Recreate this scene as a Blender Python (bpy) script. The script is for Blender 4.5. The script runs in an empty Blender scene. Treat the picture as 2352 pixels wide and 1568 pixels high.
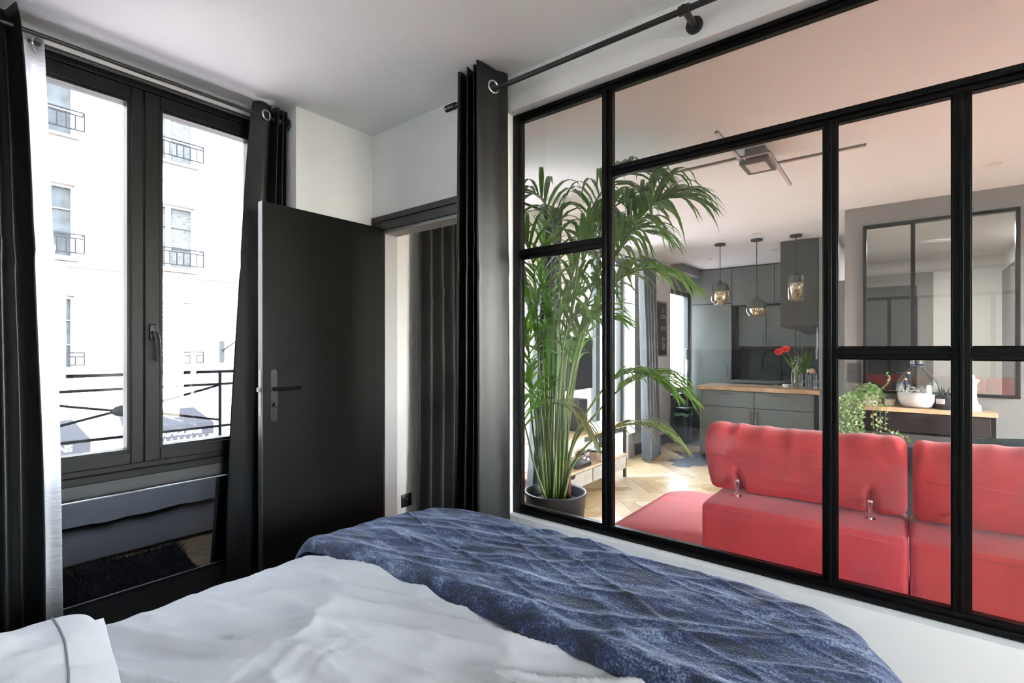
import bpy, bmesh, math, random
from mathutils import Vector, Matrix, noise
random.seed(7)
PI = math.pi
SC = bpy.context.scene
COL = SC.collection

# ------------------------------------------------------------------ camera, light, exposure
TH = math.radians(38.34)
cam_d = bpy.data.cameras.new('camera'); cam = bpy.data.objects.new('camera', cam_d); COL.objects.link(cam)
cam.location = (0, 0, 1.40)
cam.rotation_euler = (PI / 2, 0, TH - PI / 2)
cam_d.sensor_fit = 'HORIZONTAL'; cam_d.sensor_width = 36.0
cam_d.lens = 36.0 * 1143.0 / 2352.0
cam_d.shift_y = 17.0 / 2352.0
cam_d.clip_start = 0.02; cam_d.clip_end = 300
SC.camera = cam

world = bpy.data.worlds.new('world'); SC.world = world; world.use_nodes = True
wn = world.node_tree.nodes; wl = world.node_tree.links
bg = wn['Background']
sky = wn.new('ShaderNodeTexSky'); sky.sky_type = 'NISHITA'; sky.sun_disc = False
sky.sun_elevation = math.radians(48); sky.sun_rotation = math.radians(190); sky.air_density = 1.0; sky.dust_density = 1.5; sky.ozone_density = 1.0
hs = wn.new('ShaderNodeHueSaturation'); hs.inputs['Saturation'].default_value = 0.45
wl.new(sky.outputs[0], hs.inputs['Color']); wl.new(hs.outputs[0], bg.inputs['Color'])
bg.inputs['Strength'].default_value = 2.3
sun_d = bpy.data.lights.new('sun', 'SUN'); sun = bpy.data.objects.new('sun', sun_d); COL.objects.link(sun)
sun_d.energy = 3.0; sun_d.angle = math.radians(3); sun_d.color = (1.0, 0.98, 0.95)
sun.rotation_euler = Vector((-0.05, 0.55, -0.83)).to_track_quat('-Z', 'Y').to_euler()
sun.location = (0, -6, 12)

vs = SC.view_settings
vs.view_transform = 'Standard'; vs.look = 'None'; vs.gamma = 1.0; vs.use_curve_mapping = False
vs.exposure = 1.8
SC.cycles.max_bounces = 14; SC.cycles.diffuse_bounces = 8; SC.cycles.glossy_bounces = 6
SC.cycles.transmission_bounces = 8; SC.cycles.transparent_max_bounces = 24
SC.cycles.sample_clamp_indirect = 12.0
SC.cycles.caustics_reflective = False; SC.cycles.caustics_refractive = False

# ------------------------------------------------------------------ materials
def srgb(r, g, b):
    f = lambda c: (c / 255 / 12.92) if c / 255 <= .04045 else ((c / 255 + .055) / 1.055) ** 2.4
    return (f(r), f(g), f(b), 1)
def mat(name, col, rough=.5, metal=0., noise_amt=0., noise_scale=20., bump=0., bump_scale=200., sheen=0., coat=0., spec=.5, stretch=None, emit=None):
    m = bpy.data.materials.new(name); m.use_nodes = True
    nt = m.node_tree; n = nt.nodes; l = nt.links; p = n['Principled BSDF']
    if len(col) == 3: col = (*col, 1)
    p.inputs['Base Color'].default_value = col
    p.inputs['Roughness'].default_value = rough; p.inputs['Metallic'].default_value = metal
    p.inputs['Specular IOR Level'].default_value = spec
    if sheen: p.inputs['Sheen Weight'].default_value = sheen; p.inputs['Sheen Roughness'].default_value = .4
    if coat: p.inputs['Coat Weight'].default_value = coat; p.inputs['Coat Roughness'].default_value = .08
    if emit: p.inputs['Emission Color'].default_value = (*emit[0], 1); p.inputs['Emission Strength'].default_value = emit[1]
    if noise_amt or bump:
        tc = n.new('ShaderNodeTexCoord'); mp = n.new('ShaderNodeMapping')
        l.new(tc.outputs['Object'], mp.inputs[0])
        if stretch: mp.inputs['Scale'].default_value = stretch
    if noise_amt:
        nz = n.new('ShaderNodeTexNoise'); nz.inputs['Scale'].default_value = noise_scale; nz.inputs['Detail'].default_value = 5
        l.new(mp.outputs[0], nz.inputs['Vector'])
        r = n.new('ShaderNodeMapRange'); r.inputs['From Min'].default_value = .3; r.inputs['From Max'].default_value = .7
        r.inputs['To Min'].default_value = 1 - noise_amt; r.inputs['To Max'].default_value = 1 + noise_amt
        l.new(nz.outputs['Fac'], r.inputs['Value'])
        mx = n.new('ShaderNodeVectorMath'); mx.operation = 'SCALE'; mx.inputs[0].default_value = col[:3]
        l.new(r.outputs[0], mx.inputs['Scale']); l.new(mx.outputs[0], p.inputs['Base Color'])
    if bump:
        nb = n.new('ShaderNodeTexNoise'); nb.inputs['Scale'].default_value = bump_scale; nb.inputs['Detail'].default_value = 3
        l.new(mp.outputs[0], nb.inputs['Vector'])
        b = n.new('ShaderNodeBump'); b.inputs['Strength'].default_value = bump; b.inputs['Distance'].default_value = .01
        l.new(nb.outputs['Fac'], b.inputs['Height']); l.new(b.outputs[0], p.inputs['Normal'])
    return m
def glass_mat(name, tint=(1, 1, 1), refl=1.0, base=.04):
    m = bpy.data.materials.new(name); m.use_nodes = True
    nt = m.node_tree; n = nt.nodes; l = nt.links
    for x in list(n):
        if x.type == 'BSDF_PRINCIPLED': n.remove(x)
    out = [x for x in n if x.type == 'OUTPUT_MATERIAL'][0]
    t = n.new('ShaderNodeBsdfTransparent'); t.inputs[0].default_value = (*tint, 1)
    g = n.new('ShaderNodeBsdfGlossy'); g.inputs['Roughness'].default_value = 0.0; g.inputs[0].default_value = (refl, refl, refl, 1)
    lw = n.new('ShaderNodeLayerWeight'); lw.inputs['Blend'].default_value = .5
    pw = n.new('ShaderNodeMath'); pw.operation = 'POWER'; pw.inputs[1].default_value = 5
    l.new(lw.outputs['Facing'], pw.inputs[0])
    ml = n.new('ShaderNodeMath'); ml.operation = 'MULTIPLY_ADD'; ml.inputs[1].default_value = 1 - base; ml.inputs[2].default_value = base
    l.new(pw.outputs[0], ml.inputs[0])
    mx = n.new('ShaderNodeMixShader'); l.new(ml.outputs[0], mx.inputs[0]); l.new(t.outputs[0], mx.inputs[1]); l.new(g.outputs[0], mx.inputs[2])
    l.new(mx.outputs[0], out.inputs['Surface'])
    return m
M = {}
M['wall'] = mat('white_wall_paint', (.80, .815, .82), .75, bump=.05, bump_scale=120)
M['wall_living'] = mat('cream_wall_paint', (.80, .80, .79), .75, bump=.05, bump_scale=120)
M['ceiling'] = mat('ceiling_paint', (.80, .815, .82), .85, bump=.03, bump_scale=60)
M['ceiling_living'] = mat('living_ceiling_paint', (.80, .815, .82), .85)
M['greywall'] = mat('dark_grey_wall_paint', (.20, .20, .20), .7, bump=.05, bump_scale=120)
M['greywall2'] = mat('mid_grey_wall_paint', (.24, .25, .255), .7)
M['parapet'] = mat('charcoal_wall_paint', (.04, .04, .042), .6)
M['frame'] = mat('black_window_frame', (.009, .009, .009), .45, spec=.18)
M['steel'] = mat('black_steel', (.002, .002, .0022), .3, spec=.2, bump=.04, bump_scale=300)
M['door'] = mat('black_door_paint', (.005, .005, .0047), .5, spec=.14, bump=.03, bump_scale=80)
M['dooredge'] = mat('grey_door_edge', (.022, .022, .024), .45)
M['trimblack'] = mat('black_trim_paint', (.008, .008, .009), .38)
M['base'] = mat('black_baseboard', (.02, .02, .02), .4)
M['glass'] = glass_mat('clear_glass', (.985, .99, .988), base=.035)
M['glasshall'] = glass_mat('interior_window_glass', (.9, .9, .88), base=.07)
M['glassout'] = glass_mat('window_glass', (.97, .985, .98))
M['curtain'] = mat('black_satin_curtain', (.0055, .006, .0066), .38, sheen=.02, spec=.5, bump=.05, bump_scale=500)
M['curtain_weave'] = mat('charcoal_woven_curtain', (.018, .019, .018), .6, noise_amt=.45, noise_scale=60, stretch=(1, 1, 9), bump=.15, bump_scale=400, sheen=.2)
M['curtain_blue'] = mat('slate_satin_curtain', (.05, .062, .072), .38, sheen=.3, spec=.6, bump=.08, bump_scale=300)
M['chrome'] = mat('chrome', (.75, .75, .76), .12, 1)
M['brushed'] = mat('brushed_nickel', (.55, .55, .55), .3, 1)
M['blackmetal'] = mat('black_metal', (.02, .02, .021), .35, 0, spec=.5)
M['darkmetal'] = mat('dark_grey_metal', (.06, .065, .065), .4, .3)
def sheer_mat():
    m = bpy.data.materials.new('white_sheer'); m.use_nodes = True
    n = m.node_tree.nodes; l = m.node_tree.links; p = n['Principled BSDF']
    out = [x for x in n if x.type == 'OUTPUT_MATERIAL'][0]
    p.inputs['Base Color'].default_value = (.85, .86, .9, 1); p.inputs['Roughness'].default_value = .9
    tl = n.new('ShaderNodeBsdfTranslucent'); tl.inputs[0].default_value = (.88, .89, .93, 1)
    tr = n.new('ShaderNodeBsdfTransparent')
    tc = n.new('ShaderNodeTexCoord'); mp = n.new('ShaderNodeMapping'); mp.inputs['Scale'].default_value = (1, 1, 14)
    l.new(tc.outputs['Object'], mp.inputs[0])
    nz = n.new('ShaderNodeTexNoise'); nz.inputs['Scale'].default_value = 18; nz.inputs['Detail'].default_value = 6
    l.new(mp.outputs[0], nz.inputs['Vector'])
    r = n.new('ShaderNodeMapRange'); r.inputs['From Min'].default_value = .35; r.inputs['From Max'].default_value = .65
    r.inputs['To Min'].default_value = .12; r.inputs['To Max'].default_value = .38
    l.new(nz.outputs['Fac'], r.inputs['Value'])
    a = n.new('ShaderNodeMixShader'); a.inputs[0].default_value = .5; l.new(p.outputs[0], a.inputs[1]); l.new(tl.outputs[0], a.inputs[2])
    b = n.new('ShaderNodeMixShader'); l.new(r.outputs[0], b.inputs[0]); l.new(a.outputs[0], b.inputs[1]); l.new(tr.outputs[0], b.inputs[2])
    l.new(b.outputs[0], out.inputs['Surface'])
    return m
M['sheer'] = sheer_mat()
M['duvet'] = mat('grey_cotton', (.44, .452, .468), .85, noise_amt=.04, noise_scale=6, bump=.12, bump_scale=350, sheen=.15)
M['pillow'] = mat('pale_grey_cotton', (.55, .56, .575), .85, bump=.12, bump_scale=350, sheen=.15)
M['piping'] = mat('grey_seam', (.22, .23, .25), .8)
def velvet_mat():
    m = bpy.data.materials.new('navy_velvet_fleece'); m.use_nodes = True
    n = m.node_tree.nodes; l = m.node_tree.links; p = n['Principled BSDF']
    tc = n.new('ShaderNodeTexCoord')
    mp = n.new('ShaderNodeMapping'); mp.inputs['Scale'].default_value = (3.6, 1.1, 1); mp.inputs['Rotation'].default_value = (0, 0, .3); l.new(tc.outputs['Object'], mp.inputs[0])
    n1 = n.new('ShaderNodeTexNoise'); n1.inputs['Scale'].default_value = 5.5; n1.inputs['Detail'].default_value = 8; n1.inputs['Roughness'].default_value = .7; n1.inputs['Distortion'].default_value = .6
    l.new(mp.outputs[0], n1.inputs['Vector'])
    n2 = n.new('ShaderNodeTexNoise'); n2.inputs['Scale'].default_value = 170; n2.inputs['Detail'].default_value = 2; l.new(tc.outputs['Object'], n2.inputs['Vector'])
    ad = n.new('ShaderNodeMath'); ad.operation = 'MULTIPLY_ADD'; ad.inputs[1].default_value = .42; l.new(n2.outputs['Fac'], ad.inputs[0]); l.new(n1.outputs['Fac'], ad.inputs[2])
    cr = n.new('ShaderNodeValToRGB')
    e = cr.color_ramp.elements; e[0].position = .60; e[0].color = (.004, .007, .020, 1); e[1].position = .93; e[1].color = (.22, .27, .36, 1)  # pale end paints the pile's whitish highlights into the colour
    x = cr.color_ramp.elements.new(.74); x.color = (.022, .038, .102, 1)
    l.new(ad.outputs[0], cr.inputs[0]); l.new(cr.outputs[0], p.inputs['Base Color'])
    p.inputs['Roughness'].default_value = .75; p.inputs['Sheen Weight'].default_value = .45; p.inputs['Sheen Roughness'].default_value = .3
    p.inputs['Sheen Tint'].default_value = (.62, .72, .95, 1)
    b = n.new('ShaderNodeBump'); b.inputs['Strength'].default_value = .55; b.inputs['Distance'].default_value = .006
    l.new(n2.outputs['Fac'], b.inputs['Height']); l.new(b.outputs[0], p.inputs['Normal'])
    return m
M['velvet'] = velvet_mat()
M['red'] = mat('red_felt', (.74, .085, .095), .9, noise_amt=.10, noise_scale=5, bump=.15, bump_scale=500, sheen=.35, spec=.3)
M['redseam'] = mat('red_piping', (.70, .10, .11), .85)
M['teal'] = mat('teal_velvet', (.008, .05, .06), .6, sheen=.8)
M['blueviolet'] = mat('blue_cushion_fabric', (.05, .10, .16), .8, sheen=.5)
M['headboard'] = mat('grey_velour', (.17, .175, .18), .65, sheen=.4)
M['bedbase'] = mat('pale_grey_upholstery', (.42, .42, .43), .85)
M['rug'] = mat('black_shag', (.022, .023, .026), .8, sheen=.3, noise_amt=.5, noise_scale=6)
def wood(name, c1, c2, rough=.35, sx=1.5, sy=22, ang=0, coat=0.):
    m = bpy.data.materials.new(name); m.use_nodes = True
    n = m.node_tree.nodes; l = m.node_tree.links; p = n['Principled BSDF']
    tc = n.new('ShaderNodeTexCoord'); mp = n.new('ShaderNodeMapping'); mp.inputs['Scale'].default_value = (sx, sy, sy); mp.inputs['Rotation'].default_value = (0, 0, ang)
    oi = n.new('ShaderNodeObjectInfo'); va = n.new('ShaderNodeVectorMath'); va.operation = 'ADD'
    l.new(tc.outputs['Object'], mp.inputs[0]); l.new(mp.outputs[0], va.inputs[0]); l.new(oi.outputs['Location'], va.inputs[1])
    nz = n.new('ShaderNodeTexNoise'); nz.inputs['Scale'].default_value = 2.2; nz.inputs['Detail'].default_value = 6; nz.inputs['Distortion'].default_value = .4
    l.new(va.outputs[0], nz.inputs['Vector'])
    cr = n.new('ShaderNodeValToRGB'); e = cr.color_ramp.elements; e[0].position = .32; e[0].color = (*c1, 1); e[1].position = .68; e[1].color = (*c2, 1)
    l.new(nz.outputs['Fac'], cr.inputs[0]); l.new(cr.outputs[0], p.inputs['Base Color'])
    p.inputs['Roughness'].default_value = rough
    if coat: p.inputs['Coat Weight'].default_value = coat; p.inputs['Coat Roughness'].default_value = .2
    return m
OAK = []
for i, (a, b) in enumerate([((.47, .31, .135), (.61, .43, .21)), ((.60, .43, .22), (.74, .56, .32)), ((.37, .22, .09), (.51, .33, .155)), ((.72, .57, .37), (.83, .68, .46))]):
    OAK.append((wood('oak_plank_a%d' % i, a, b, .34, ang=-PI / 4, coat=.2), wood('oak_plank_b%d' % i, a, b, .34, ang=PI / 4, coat=.2)))
M['oak_joined'] = wood('oak_floor', (.46, .33, .20), (.60, .46, .31), .36, 3, 16, .78)
M['joint'] = mat('floor_joint', (.10, .06, .035), .8)
M['counter'] = wood('wood_worktop', (.40, .24, .13), (.62, .42, .27), .4, 14, 2.2)
M['shelfwood'] = wood('pale_wood', (.50, .33, .19), (.64, .46, .29), .4, 3, 14)
M['greywood'] = wood('greyed_wood', (.33, .30, .26), (.42, .385, .34), .5, 3, 14)
M['hextile'] = mat('anthracite_tile', (.055, .06, .07), .45, noise_amt=.15, noise_scale=8)
M['grout'] = mat('grout', (.16, .165, .17), .9)
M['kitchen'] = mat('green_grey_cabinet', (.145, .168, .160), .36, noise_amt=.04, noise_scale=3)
M['kitchen_shaded'] = mat('shaded_cabinet', (.034, .038, .034), .5)  # cabinet colour darkened for the hood, which gets less floor bounce
M['kitchen_dark'] = mat('cabinet_recess', (.010, .011, .011), .6)
M['kitchen_metal'] = mat('grey_bar_handle', (.11, .12, .12), .35, .6)
M['worktop_grey'] = mat('grey_worktop', (.20, .21, .215), .35)
M['splash'] = mat('grey_backsplash', (.10, .115, .12), .4)
M['pendant'] = mat('matt_olive_black', (.035, .038, .032), .55)
M['amber'] = glass_mat('smoked_amber_glass', (.93, .86, .72), 1., base=.16)
M['pot'] = mat('dark_grey_planter', (.035, .036, .037), .4)
M['soil'] = mat('potting_soil', (.10, .065, .04), .95, noise_amt=.5, noise_scale=60, bump=.8, bump_scale=90)
def leafmat(name, c, tr=.3):
    m = bpy.data.materials.new(name); m.use_nodes = True
    n = m.node_tree.nodes; l = m.node_tree.links; p = n['Principled BSDF']
    out = [x for x in n if x.type == 'OUTPUT_MATERIAL'][0]
    p.inputs['Base Color'].default_value = (*c, 1); p.inputs['Roughness'].default_value = .38
    t = n.new('ShaderNodeBsdfTranslucent'); t.inputs[0].default_value = (min(1, c[0] * 2.6), min(1, c[1] * 2.3), c[2] * .9, 1)
    a = n.new('ShaderNodeMixShader'); a.inputs[0].default_value = tr
    l.new(p.outputs[0], a.inputs[1]); l.new(t.outputs[0], a.inputs[2]); l.new(a.outputs[0], out.inputs['Surface'])
    return m
M['palm1'] = leafmat('palm_leaf_deep', (.058, .135, .034)); M['palm2'] = leafmat('palm_leaf_mid', (.085, .185, .042)); M['palm3'] = leafmat('palm_leaf_old', (.15, .16, .065), .25)
M['stem'] = mat('palm_stem', (.13, .20, .05), .45); M['husk'] = mat('palm_husk', (.14, .045, .02), .7)
M['ivy1'] = leafmat('ivy_variegated', (.30, .40, .22), .25); M['ivy2'] = leafmat('ivy_green', (.10, .23, .05), .3); M['vine'] = mat('ivy_vine', (.20, .20, .09), .6)
M['white'] = mat('white_ceramic', (.75, .72, .67), .3, coat=.3)
M['whiteplastic'] = mat('white_plastic', (.8, .8, .8), .4)
M['sand'] = mat('white_filling', (.82, .82, .82), .9)
M['wax'] = mat('candle_wax', (.75, .68, .58), .5)
M['blackplastic'] = mat('black_plastic', (.015, .015, .016), .4)
M['gloss'] = mat('black_glass', (.30, .30, .315), .02, 1.0)
M['hob'] = mat('hob_glass', (.006, .006, .007), .05, spec=1.0)
M['screen'] = mat('tv_screen', (.01, .01, .012), .12)
M['socket'] = mat('black_socket', (.012, .012, .012), .3)
M['greysocket'] = mat('grey_socket', (.08, .085, .085), .35)
M['mirror'] = mat('mirror', (.66, .66, .62), .02, 1)
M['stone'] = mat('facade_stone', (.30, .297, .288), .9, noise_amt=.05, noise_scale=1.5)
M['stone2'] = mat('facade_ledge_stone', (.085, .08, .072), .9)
M['farglass'] = mat('far_window_glass', (.014, .017, .02), .4, spec=.06, noise_amt=.4, noise_scale=4)
M['farblind'] = mat('far_net_curtain', (.035, .038, .04), .9, spec=0., noise_amt=.5, noise_scale=9, stretch=(1, 1, 6))
M['farframe'] = mat('far_window_frame', (.10, .10, .10), .6)
M['iron'] = mat('dark_iron', (.010, .011, .013), 1., spec=0.)
M['railing'] = mat('grey_painted_iron', (.020, .021, .023), .9, spec=.05)
M['awning'] = mat('dark_awning_canvas', (.016, .017, .020), 1., spec=0.)
M['lettering'] = mat('white_lettering', (.5, .5, .48), .9, spec=0.)
M['street'] = mat('street_asphalt', (.30, .25, .25), .9)
M['shutter'] = mat('white_metal_shutter', (.11, .108, .10), .6)
M['ivory'] = mat('ivory', (.6, .55, .45), .6)
M['chalk'] = mat('chalkboard', (.018, .02, .02), .7)
M['brownframe'] = mat('gilt_wood_frame', (.28, .22, .14), .5)
M['bin'] = mat('black_steel_bin', (.02, .022, .022), .22, .5)
M['bag'] = mat('green_bin_bag', (.12, .28, .20), .35)
M['silver'] = mat('silver_plastic', (.45, .47, .47), .25, .6)
M['pinkbox'] = mat('beige_cardboard', (.55, .40, .32), .8)
M['lampgrey'] = mat('grey_lamp_metal', (.13, .13, .125), .45)
M['lamplight'] = mat('opal_lamp_strip', (.62, .57, .60), .5)
M['opal'] = mat('opal_panel', (.75, .73, .74), .5)
M['redpetal'] = mat('red_petals', (.62, .03, .02), .6)
M['whitepetal'] = mat('white_petals', (.6, .66, .5), .6)
M['navy'] = mat('navy_tassel', (.02, .035, .09), .8)
M['bead'] = mat('wood_bead', (.55, .38, .24), .5)
M['twig'] = mat('silver_wire', (.75, .75, .72), .3, .4)
M['terracotta'] = mat('terracotta', (.35, .14, .07), .8)

# ------------------------------------------------------------------ mesh helpers
W = {}
class MB:
    def __init__(s): s.v = []; s.f = []
    def add(s, vs_, fs_):
        b = len(s.v); s.v += [Vector(p) for p in vs_]; s.f += [tuple(i + b for i in f) for f in fs_]; return s
    def box(s, x0, x1, y0, y1, z0, z1):
        return s.add([(x0, y0, z0), (x1, y0, z0), (x1, y1, z0), (x0, y1, z0), (x0, y0, z1), (x1, y0, z1), (x1, y1, z1), (x0, y1, z1)],
                     [(0, 3, 2, 1), (4, 5, 6, 7), (0, 1, 5, 4), (1, 2, 6, 5), (2, 3, 7, 6), (3, 0, 4, 7)])
    def bar(s, p0, p1, w, h, up=(0, 0, 1)):
        p0 = Vector(p0); p1 = Vector(p1); d = (p1 - p0).normalized(); u = Vector(up)
        sd = d.cross(u)
        if sd.length < 1e-4: sd = d.cross(Vector((1, 0, 0)))
        sd.normalize(); u = sd.cross(d).normalized()
        pts = []
        for p in (p0, p1):
            for a, b in ((-1, -1), (1, -1), (1, 1), (-1, 1)): pts.append(p + sd * a * w / 2 + u * b * h / 2)
        return s.add(pts, [(0, 1, 2, 3), (7, 6, 5, 4), (0, 4, 5, 1), (1, 5, 6, 2), (2, 6, 7, 3), (3, 7, 4, 0)])
    def cyl(s, p0, p1, r0, r1=None, n=16, cap=True):
        if r1 is None: r1 = r0
        p0 = Vector(p0); p1 = Vector(p1); d = (p1 - p0).normalized()
        a = d.orthogonal().normalized(); b = d.cross(a)
        pts = []
        for p, r in ((p0, r0), (p1, r1)):
            for i in range(n): t = 2 * PI * i / n; pts.append(p + (a * math.cos(t) + b * math.sin(t)) * r)
        fs_ = [(i, (i + 1) % n, n + (i + 1) % n, n + i) for i in range(n)]
        if cap: fs_ += [tuple(range(n))[::-1], tuple(range(n, 2 * n))]
        return s.add(pts, fs_)
    def tube(s, pts, r, n=8):
        pts = [Vector(p) for p in pts]; m = len(pts)
        rs = r if isinstance(r, (list, tuple)) else [r] * m
        out = []; a = None
        for i, p in enumerate(pts):
            d = (pts[min(i + 1, m - 1)] - pts[max(i - 1, 0)])
            if d.length < 1e-9: d = Vector((0, 0, 1))
            d.normalize()
            if a is None: a = d.orthogonal().normalized()
            a = (a - d * a.dot(d))
            a = a.normalized() if a.length > 1e-6 else d.orthogonal().normalized()
            b = d.cross(a)
            for k in range(n): t = 2 * PI * k / n; out.append(p + (a * math.cos(t) + b * math.sin(t)) * rs[i])
        fs_ = []
        for i in range(m - 1):
            for k in range(n): k2 = (k + 1) % n; fs_.append((i * n + k, i * n + k2, (i + 1) * n + k2, (i + 1) * n + k))
        fs_ += [tuple(range(n))[::-1], tuple(range((m - 1) * n, m * n))]
        return s.add(out, fs_)
    def lathe(s, prof, c, n=32, axis=None):
        c = Vector(c); q = Vector((0, 0, 1)).rotation_difference(Vector(axis).normalized()) if axis else None
        out = []
        for r, z in prof:
            for k in range(n):
                t = 2 * PI * k / n; p = Vector((math.cos(t) * r, math.sin(t) * r, z))
                if q: p = q @ p
                out.append(c + p)
        fs_ = []
        for i in range(len(prof) - 1):
            for k in range(n): k2 = (k + 1) % n; fs_.append((i * n + k, i * n + k2, (i + 1) * n + k2, (i + 1) * n + k))
        if prof[0][0] > 1e-5: fs_.append(tuple(range(n))[::-1])
        if prof[-1][0] > 1e-5: fs_.append(tuple(range((len(prof) - 1) * n, len(prof) * n)))
        return s.add(out, fs_)
    def open_lathe(s, prof, c, n=32):
        k0 = len(s.f); s.lathe(prof, c, n)
        if prof[-1][0] > 1e-5: s.f.pop()
        return s
    def torus(s, c, axis, R, r, n=24, m=8):
        c = Vector(c); q = Vector((0, 0, 1)).rotation_difference(Vector(axis).normalized()); out = []
        for i in range(n):
            t = 2 * PI * i / n
            for k in range(m):
                u = 2 * PI * k / m; out.append(c + q @ Vector(((R + r * math.cos(u)) * math.cos(t), (R + r * math.cos(u)) * math.sin(t), r * math.sin(u))))
        return s.add(out, [(i * m + k, ((i + 1) % n) * m + k, ((i + 1) % n) * m + (k + 1) % m, i * m + (k + 1) % m) for i in range(n) for k in range(m)])
    def sphere(s, c, r, n=16, m=10, sc=(1, 1, 1)):
        prof = [(math.sin(PI * i / m) * r, -math.cos(PI * i / m) * r) for i in range(m + 1)]
        b = len(s.v); s.lathe([(max(a, 1e-6), z) for a, z in prof], (0, 0, 0), n)
        for i in range(b, len(s.v)): p = s.v[i]; s.v[i] = Vector((c[0] + p.x * sc[0], c[1] + p.y * sc[1], c[2] + p.z * sc[2]))
        return s
    def prism(s, poly, z0, z1):
        n = len(poly)
        return s.add([(x, y, z0) for x, y in poly] + [(x, y, z1) for x, y in poly],
                     [tuple(range(n))[::-1], tuple(range(n, 2 * n))] + [(i, (i + 1) % n, n + (i + 1) % n, n + i) for i in range(n)])
    def prism_axis(s, poly, a0, a1, axis):   # polygon in the other two axes, extruded along axis 'x' or 'y'
        n = len(poly)
        if axis == 'x': mk = lambda p, a: (a, p[0], p[1])
        else: mk = lambda p, a: (p[0], a, p[1])
        return s.add([mk(p, a0) for p in poly] + [mk(p, a1) for p in poly],
                     [tuple(range(n))[::-1], tuple(range(n, 2 * n))] + [(i, (i + 1) % n, n + (i + 1) % n, n + i) for i in range(n)])
    def grid(s, fn, nu, nv):
        pts = [fn(i / nu, j / nv) for j in range(nv + 1) for i in range(nu + 1)]
        return s.add(pts, [(j * (nu + 1) + i, j * (nu + 1) + i + 1, (j + 1) * (nu + 1) + i + 1, (j + 1) * (nu + 1) + i) for j in range(nv) for i in range(nu)])
    def rbox(s, x0, x1, y0, y1, z0, z1, r=.02, seg=3, puff=0.):
        bm = bmesh.new(); bmesh.ops.create_cube(bm, size=1)
        for v in bm.verts: v.co = Vector(((x0 + x1) / 2 + v.co.x * (x1 - x0), (y0 + y1) / 2 + v.co.y * (y1 - y0), (z0 + z1) / 2 + v.co.z * (z1 - z0)))
        bmesh.ops.bevel(bm, geom=list(bm.edges), offset=r, segments=seg, affect='EDGES', profile=.5)
        bm.verts.index_update()
        s.add([v.co.copy() for v in bm.verts], [tuple(v.index for v in f.verts) for f in bm.faces]); bm.free(); return s
    def xf(s, mtx, start=0):
        for i in range(start, len(s.v)): s.v[i] = mtx @ s.v[i]
        return s
    def build(s, name, m, parent=None, smooth=False, bevel=0., sub=0, solid=0., recalc=True, at=None):
        me = bpy.data.meshes.new(name)
        xs = [p.x for p in s.v]; ys = [p.y for p in s.v]; zs = [p.z for p in s.v]
        c = Vector(((min(xs) + max(xs)) / 2, (min(ys) + max(ys)) / 2, min(zs))) if at is None else Vector(at)
        me.from_pydata([tuple(p - c) for p in s.v], [], s.f)
        if recalc:
            bm = bmesh.new(); bm.from_mesh(me); bmesh.ops.recalc_face_normals(bm, faces=bm.faces); bm.to_mesh(me); bm.free()
        mm = M[m] if isinstance(m, str) else m
        me.materials.append(mm)
        if smooth:
            me.polygons.foreach_set('use_smooth', [True] * len(me.polygons))
            if smooth != 'all':
                try: me.set_sharp_from_angle(angle=math.radians(38))
                except Exception: pass
        o = bpy.data.objects.new(name, me); COL.objects.link(o)
        o.location = c - (W[parent.name] if parent else Vector((0, 0, 0)))
        if parent: o.parent = parent
        W[o.name] = c
        if bevel:
            b = o.modifiers.new('bevel', 'BEVEL'); b.width = bevel; b.segments = 2; b.limit_method = 'ANGLE'
        if solid:
            b = o.modifiers.new('solid', 'SOLIDIFY'); b.thickness = solid; b.offset = 0
        if sub:
            b = o.modifiers.new('sub', 'SUBSURF'); b.levels = sub; b.render_levels = sub
        return o
def tag(o, label, cat, group=None, kind=None):
    o['label'] = label; o['category'] = cat
    if group: o['group'] = group
    if kind: o['kind'] = kind
    return o
def thing(name, label, cat, loc, group=None):
    o = bpy.data.objects.new(name, None); COL.objects.link(o); o.location = loc; o.empty_display_size = .05
    W[o.name] = Vector(loc); return tag(o, label, cat, group)
def struct(o, label=None, cat=None):
    o['kind'] = 'structure'
    if label: o['label'] = label
    if cat: o['category'] = cat
    return o
def sroot(name, label, cat, loc):
    o = bpy.data.objects.new(name, None); COL.objects.link(o); o.location = loc; W[o.name] = Vector(loc); o.empty_display_size = .05
    return struct(o, label, cat)
def place_shared(me, name, c, parent, rz=0):
    o = bpy.data.objects.new(name, me); COL.objects.link(o); o.parent = parent
    o.location = Vector(c) - W[parent.name]; o.rotation_euler = (0, 0, rz); return o
def catmull(pts, n):
    pts = [Vector(p) for p in pts]; P = [pts[0] * 2 - pts[1]] + pts + [pts[-1] * 2 - pts[-2]]
    m = len(pts) - 1; out = []
    for i in range(n + 1):
        t = i / n * m; k = min(int(t), m - 1); t -= k
        a, b, c, d = P[k:k + 4]
        out.append(.5 * ((2 * b) + (c - a) * t + (2 * a - 5 * b + 4 * c - d) * t * t + (3 * b - a - 3 * c + d) * t ** 3))
    return out
def N(*p): return noise.noise(Vector(p))
FV = Vector((math.cos(TH), math.sin(TH), 0)); RV = Vector((math.sin(TH), -math.cos(TH), 0))

CH = 2.68                        # ceiling height
XW0, XW1 = 1.83, 1.94            # partition wall between bedroom and living room
# ------------------------------------------------------------------ room shell
def wallobj(name, boxes, m, label):
    b = MB()
    for x in boxes: b.box(*x)
    o = b.build(name, m); return struct(o, label, 'wall')
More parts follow.
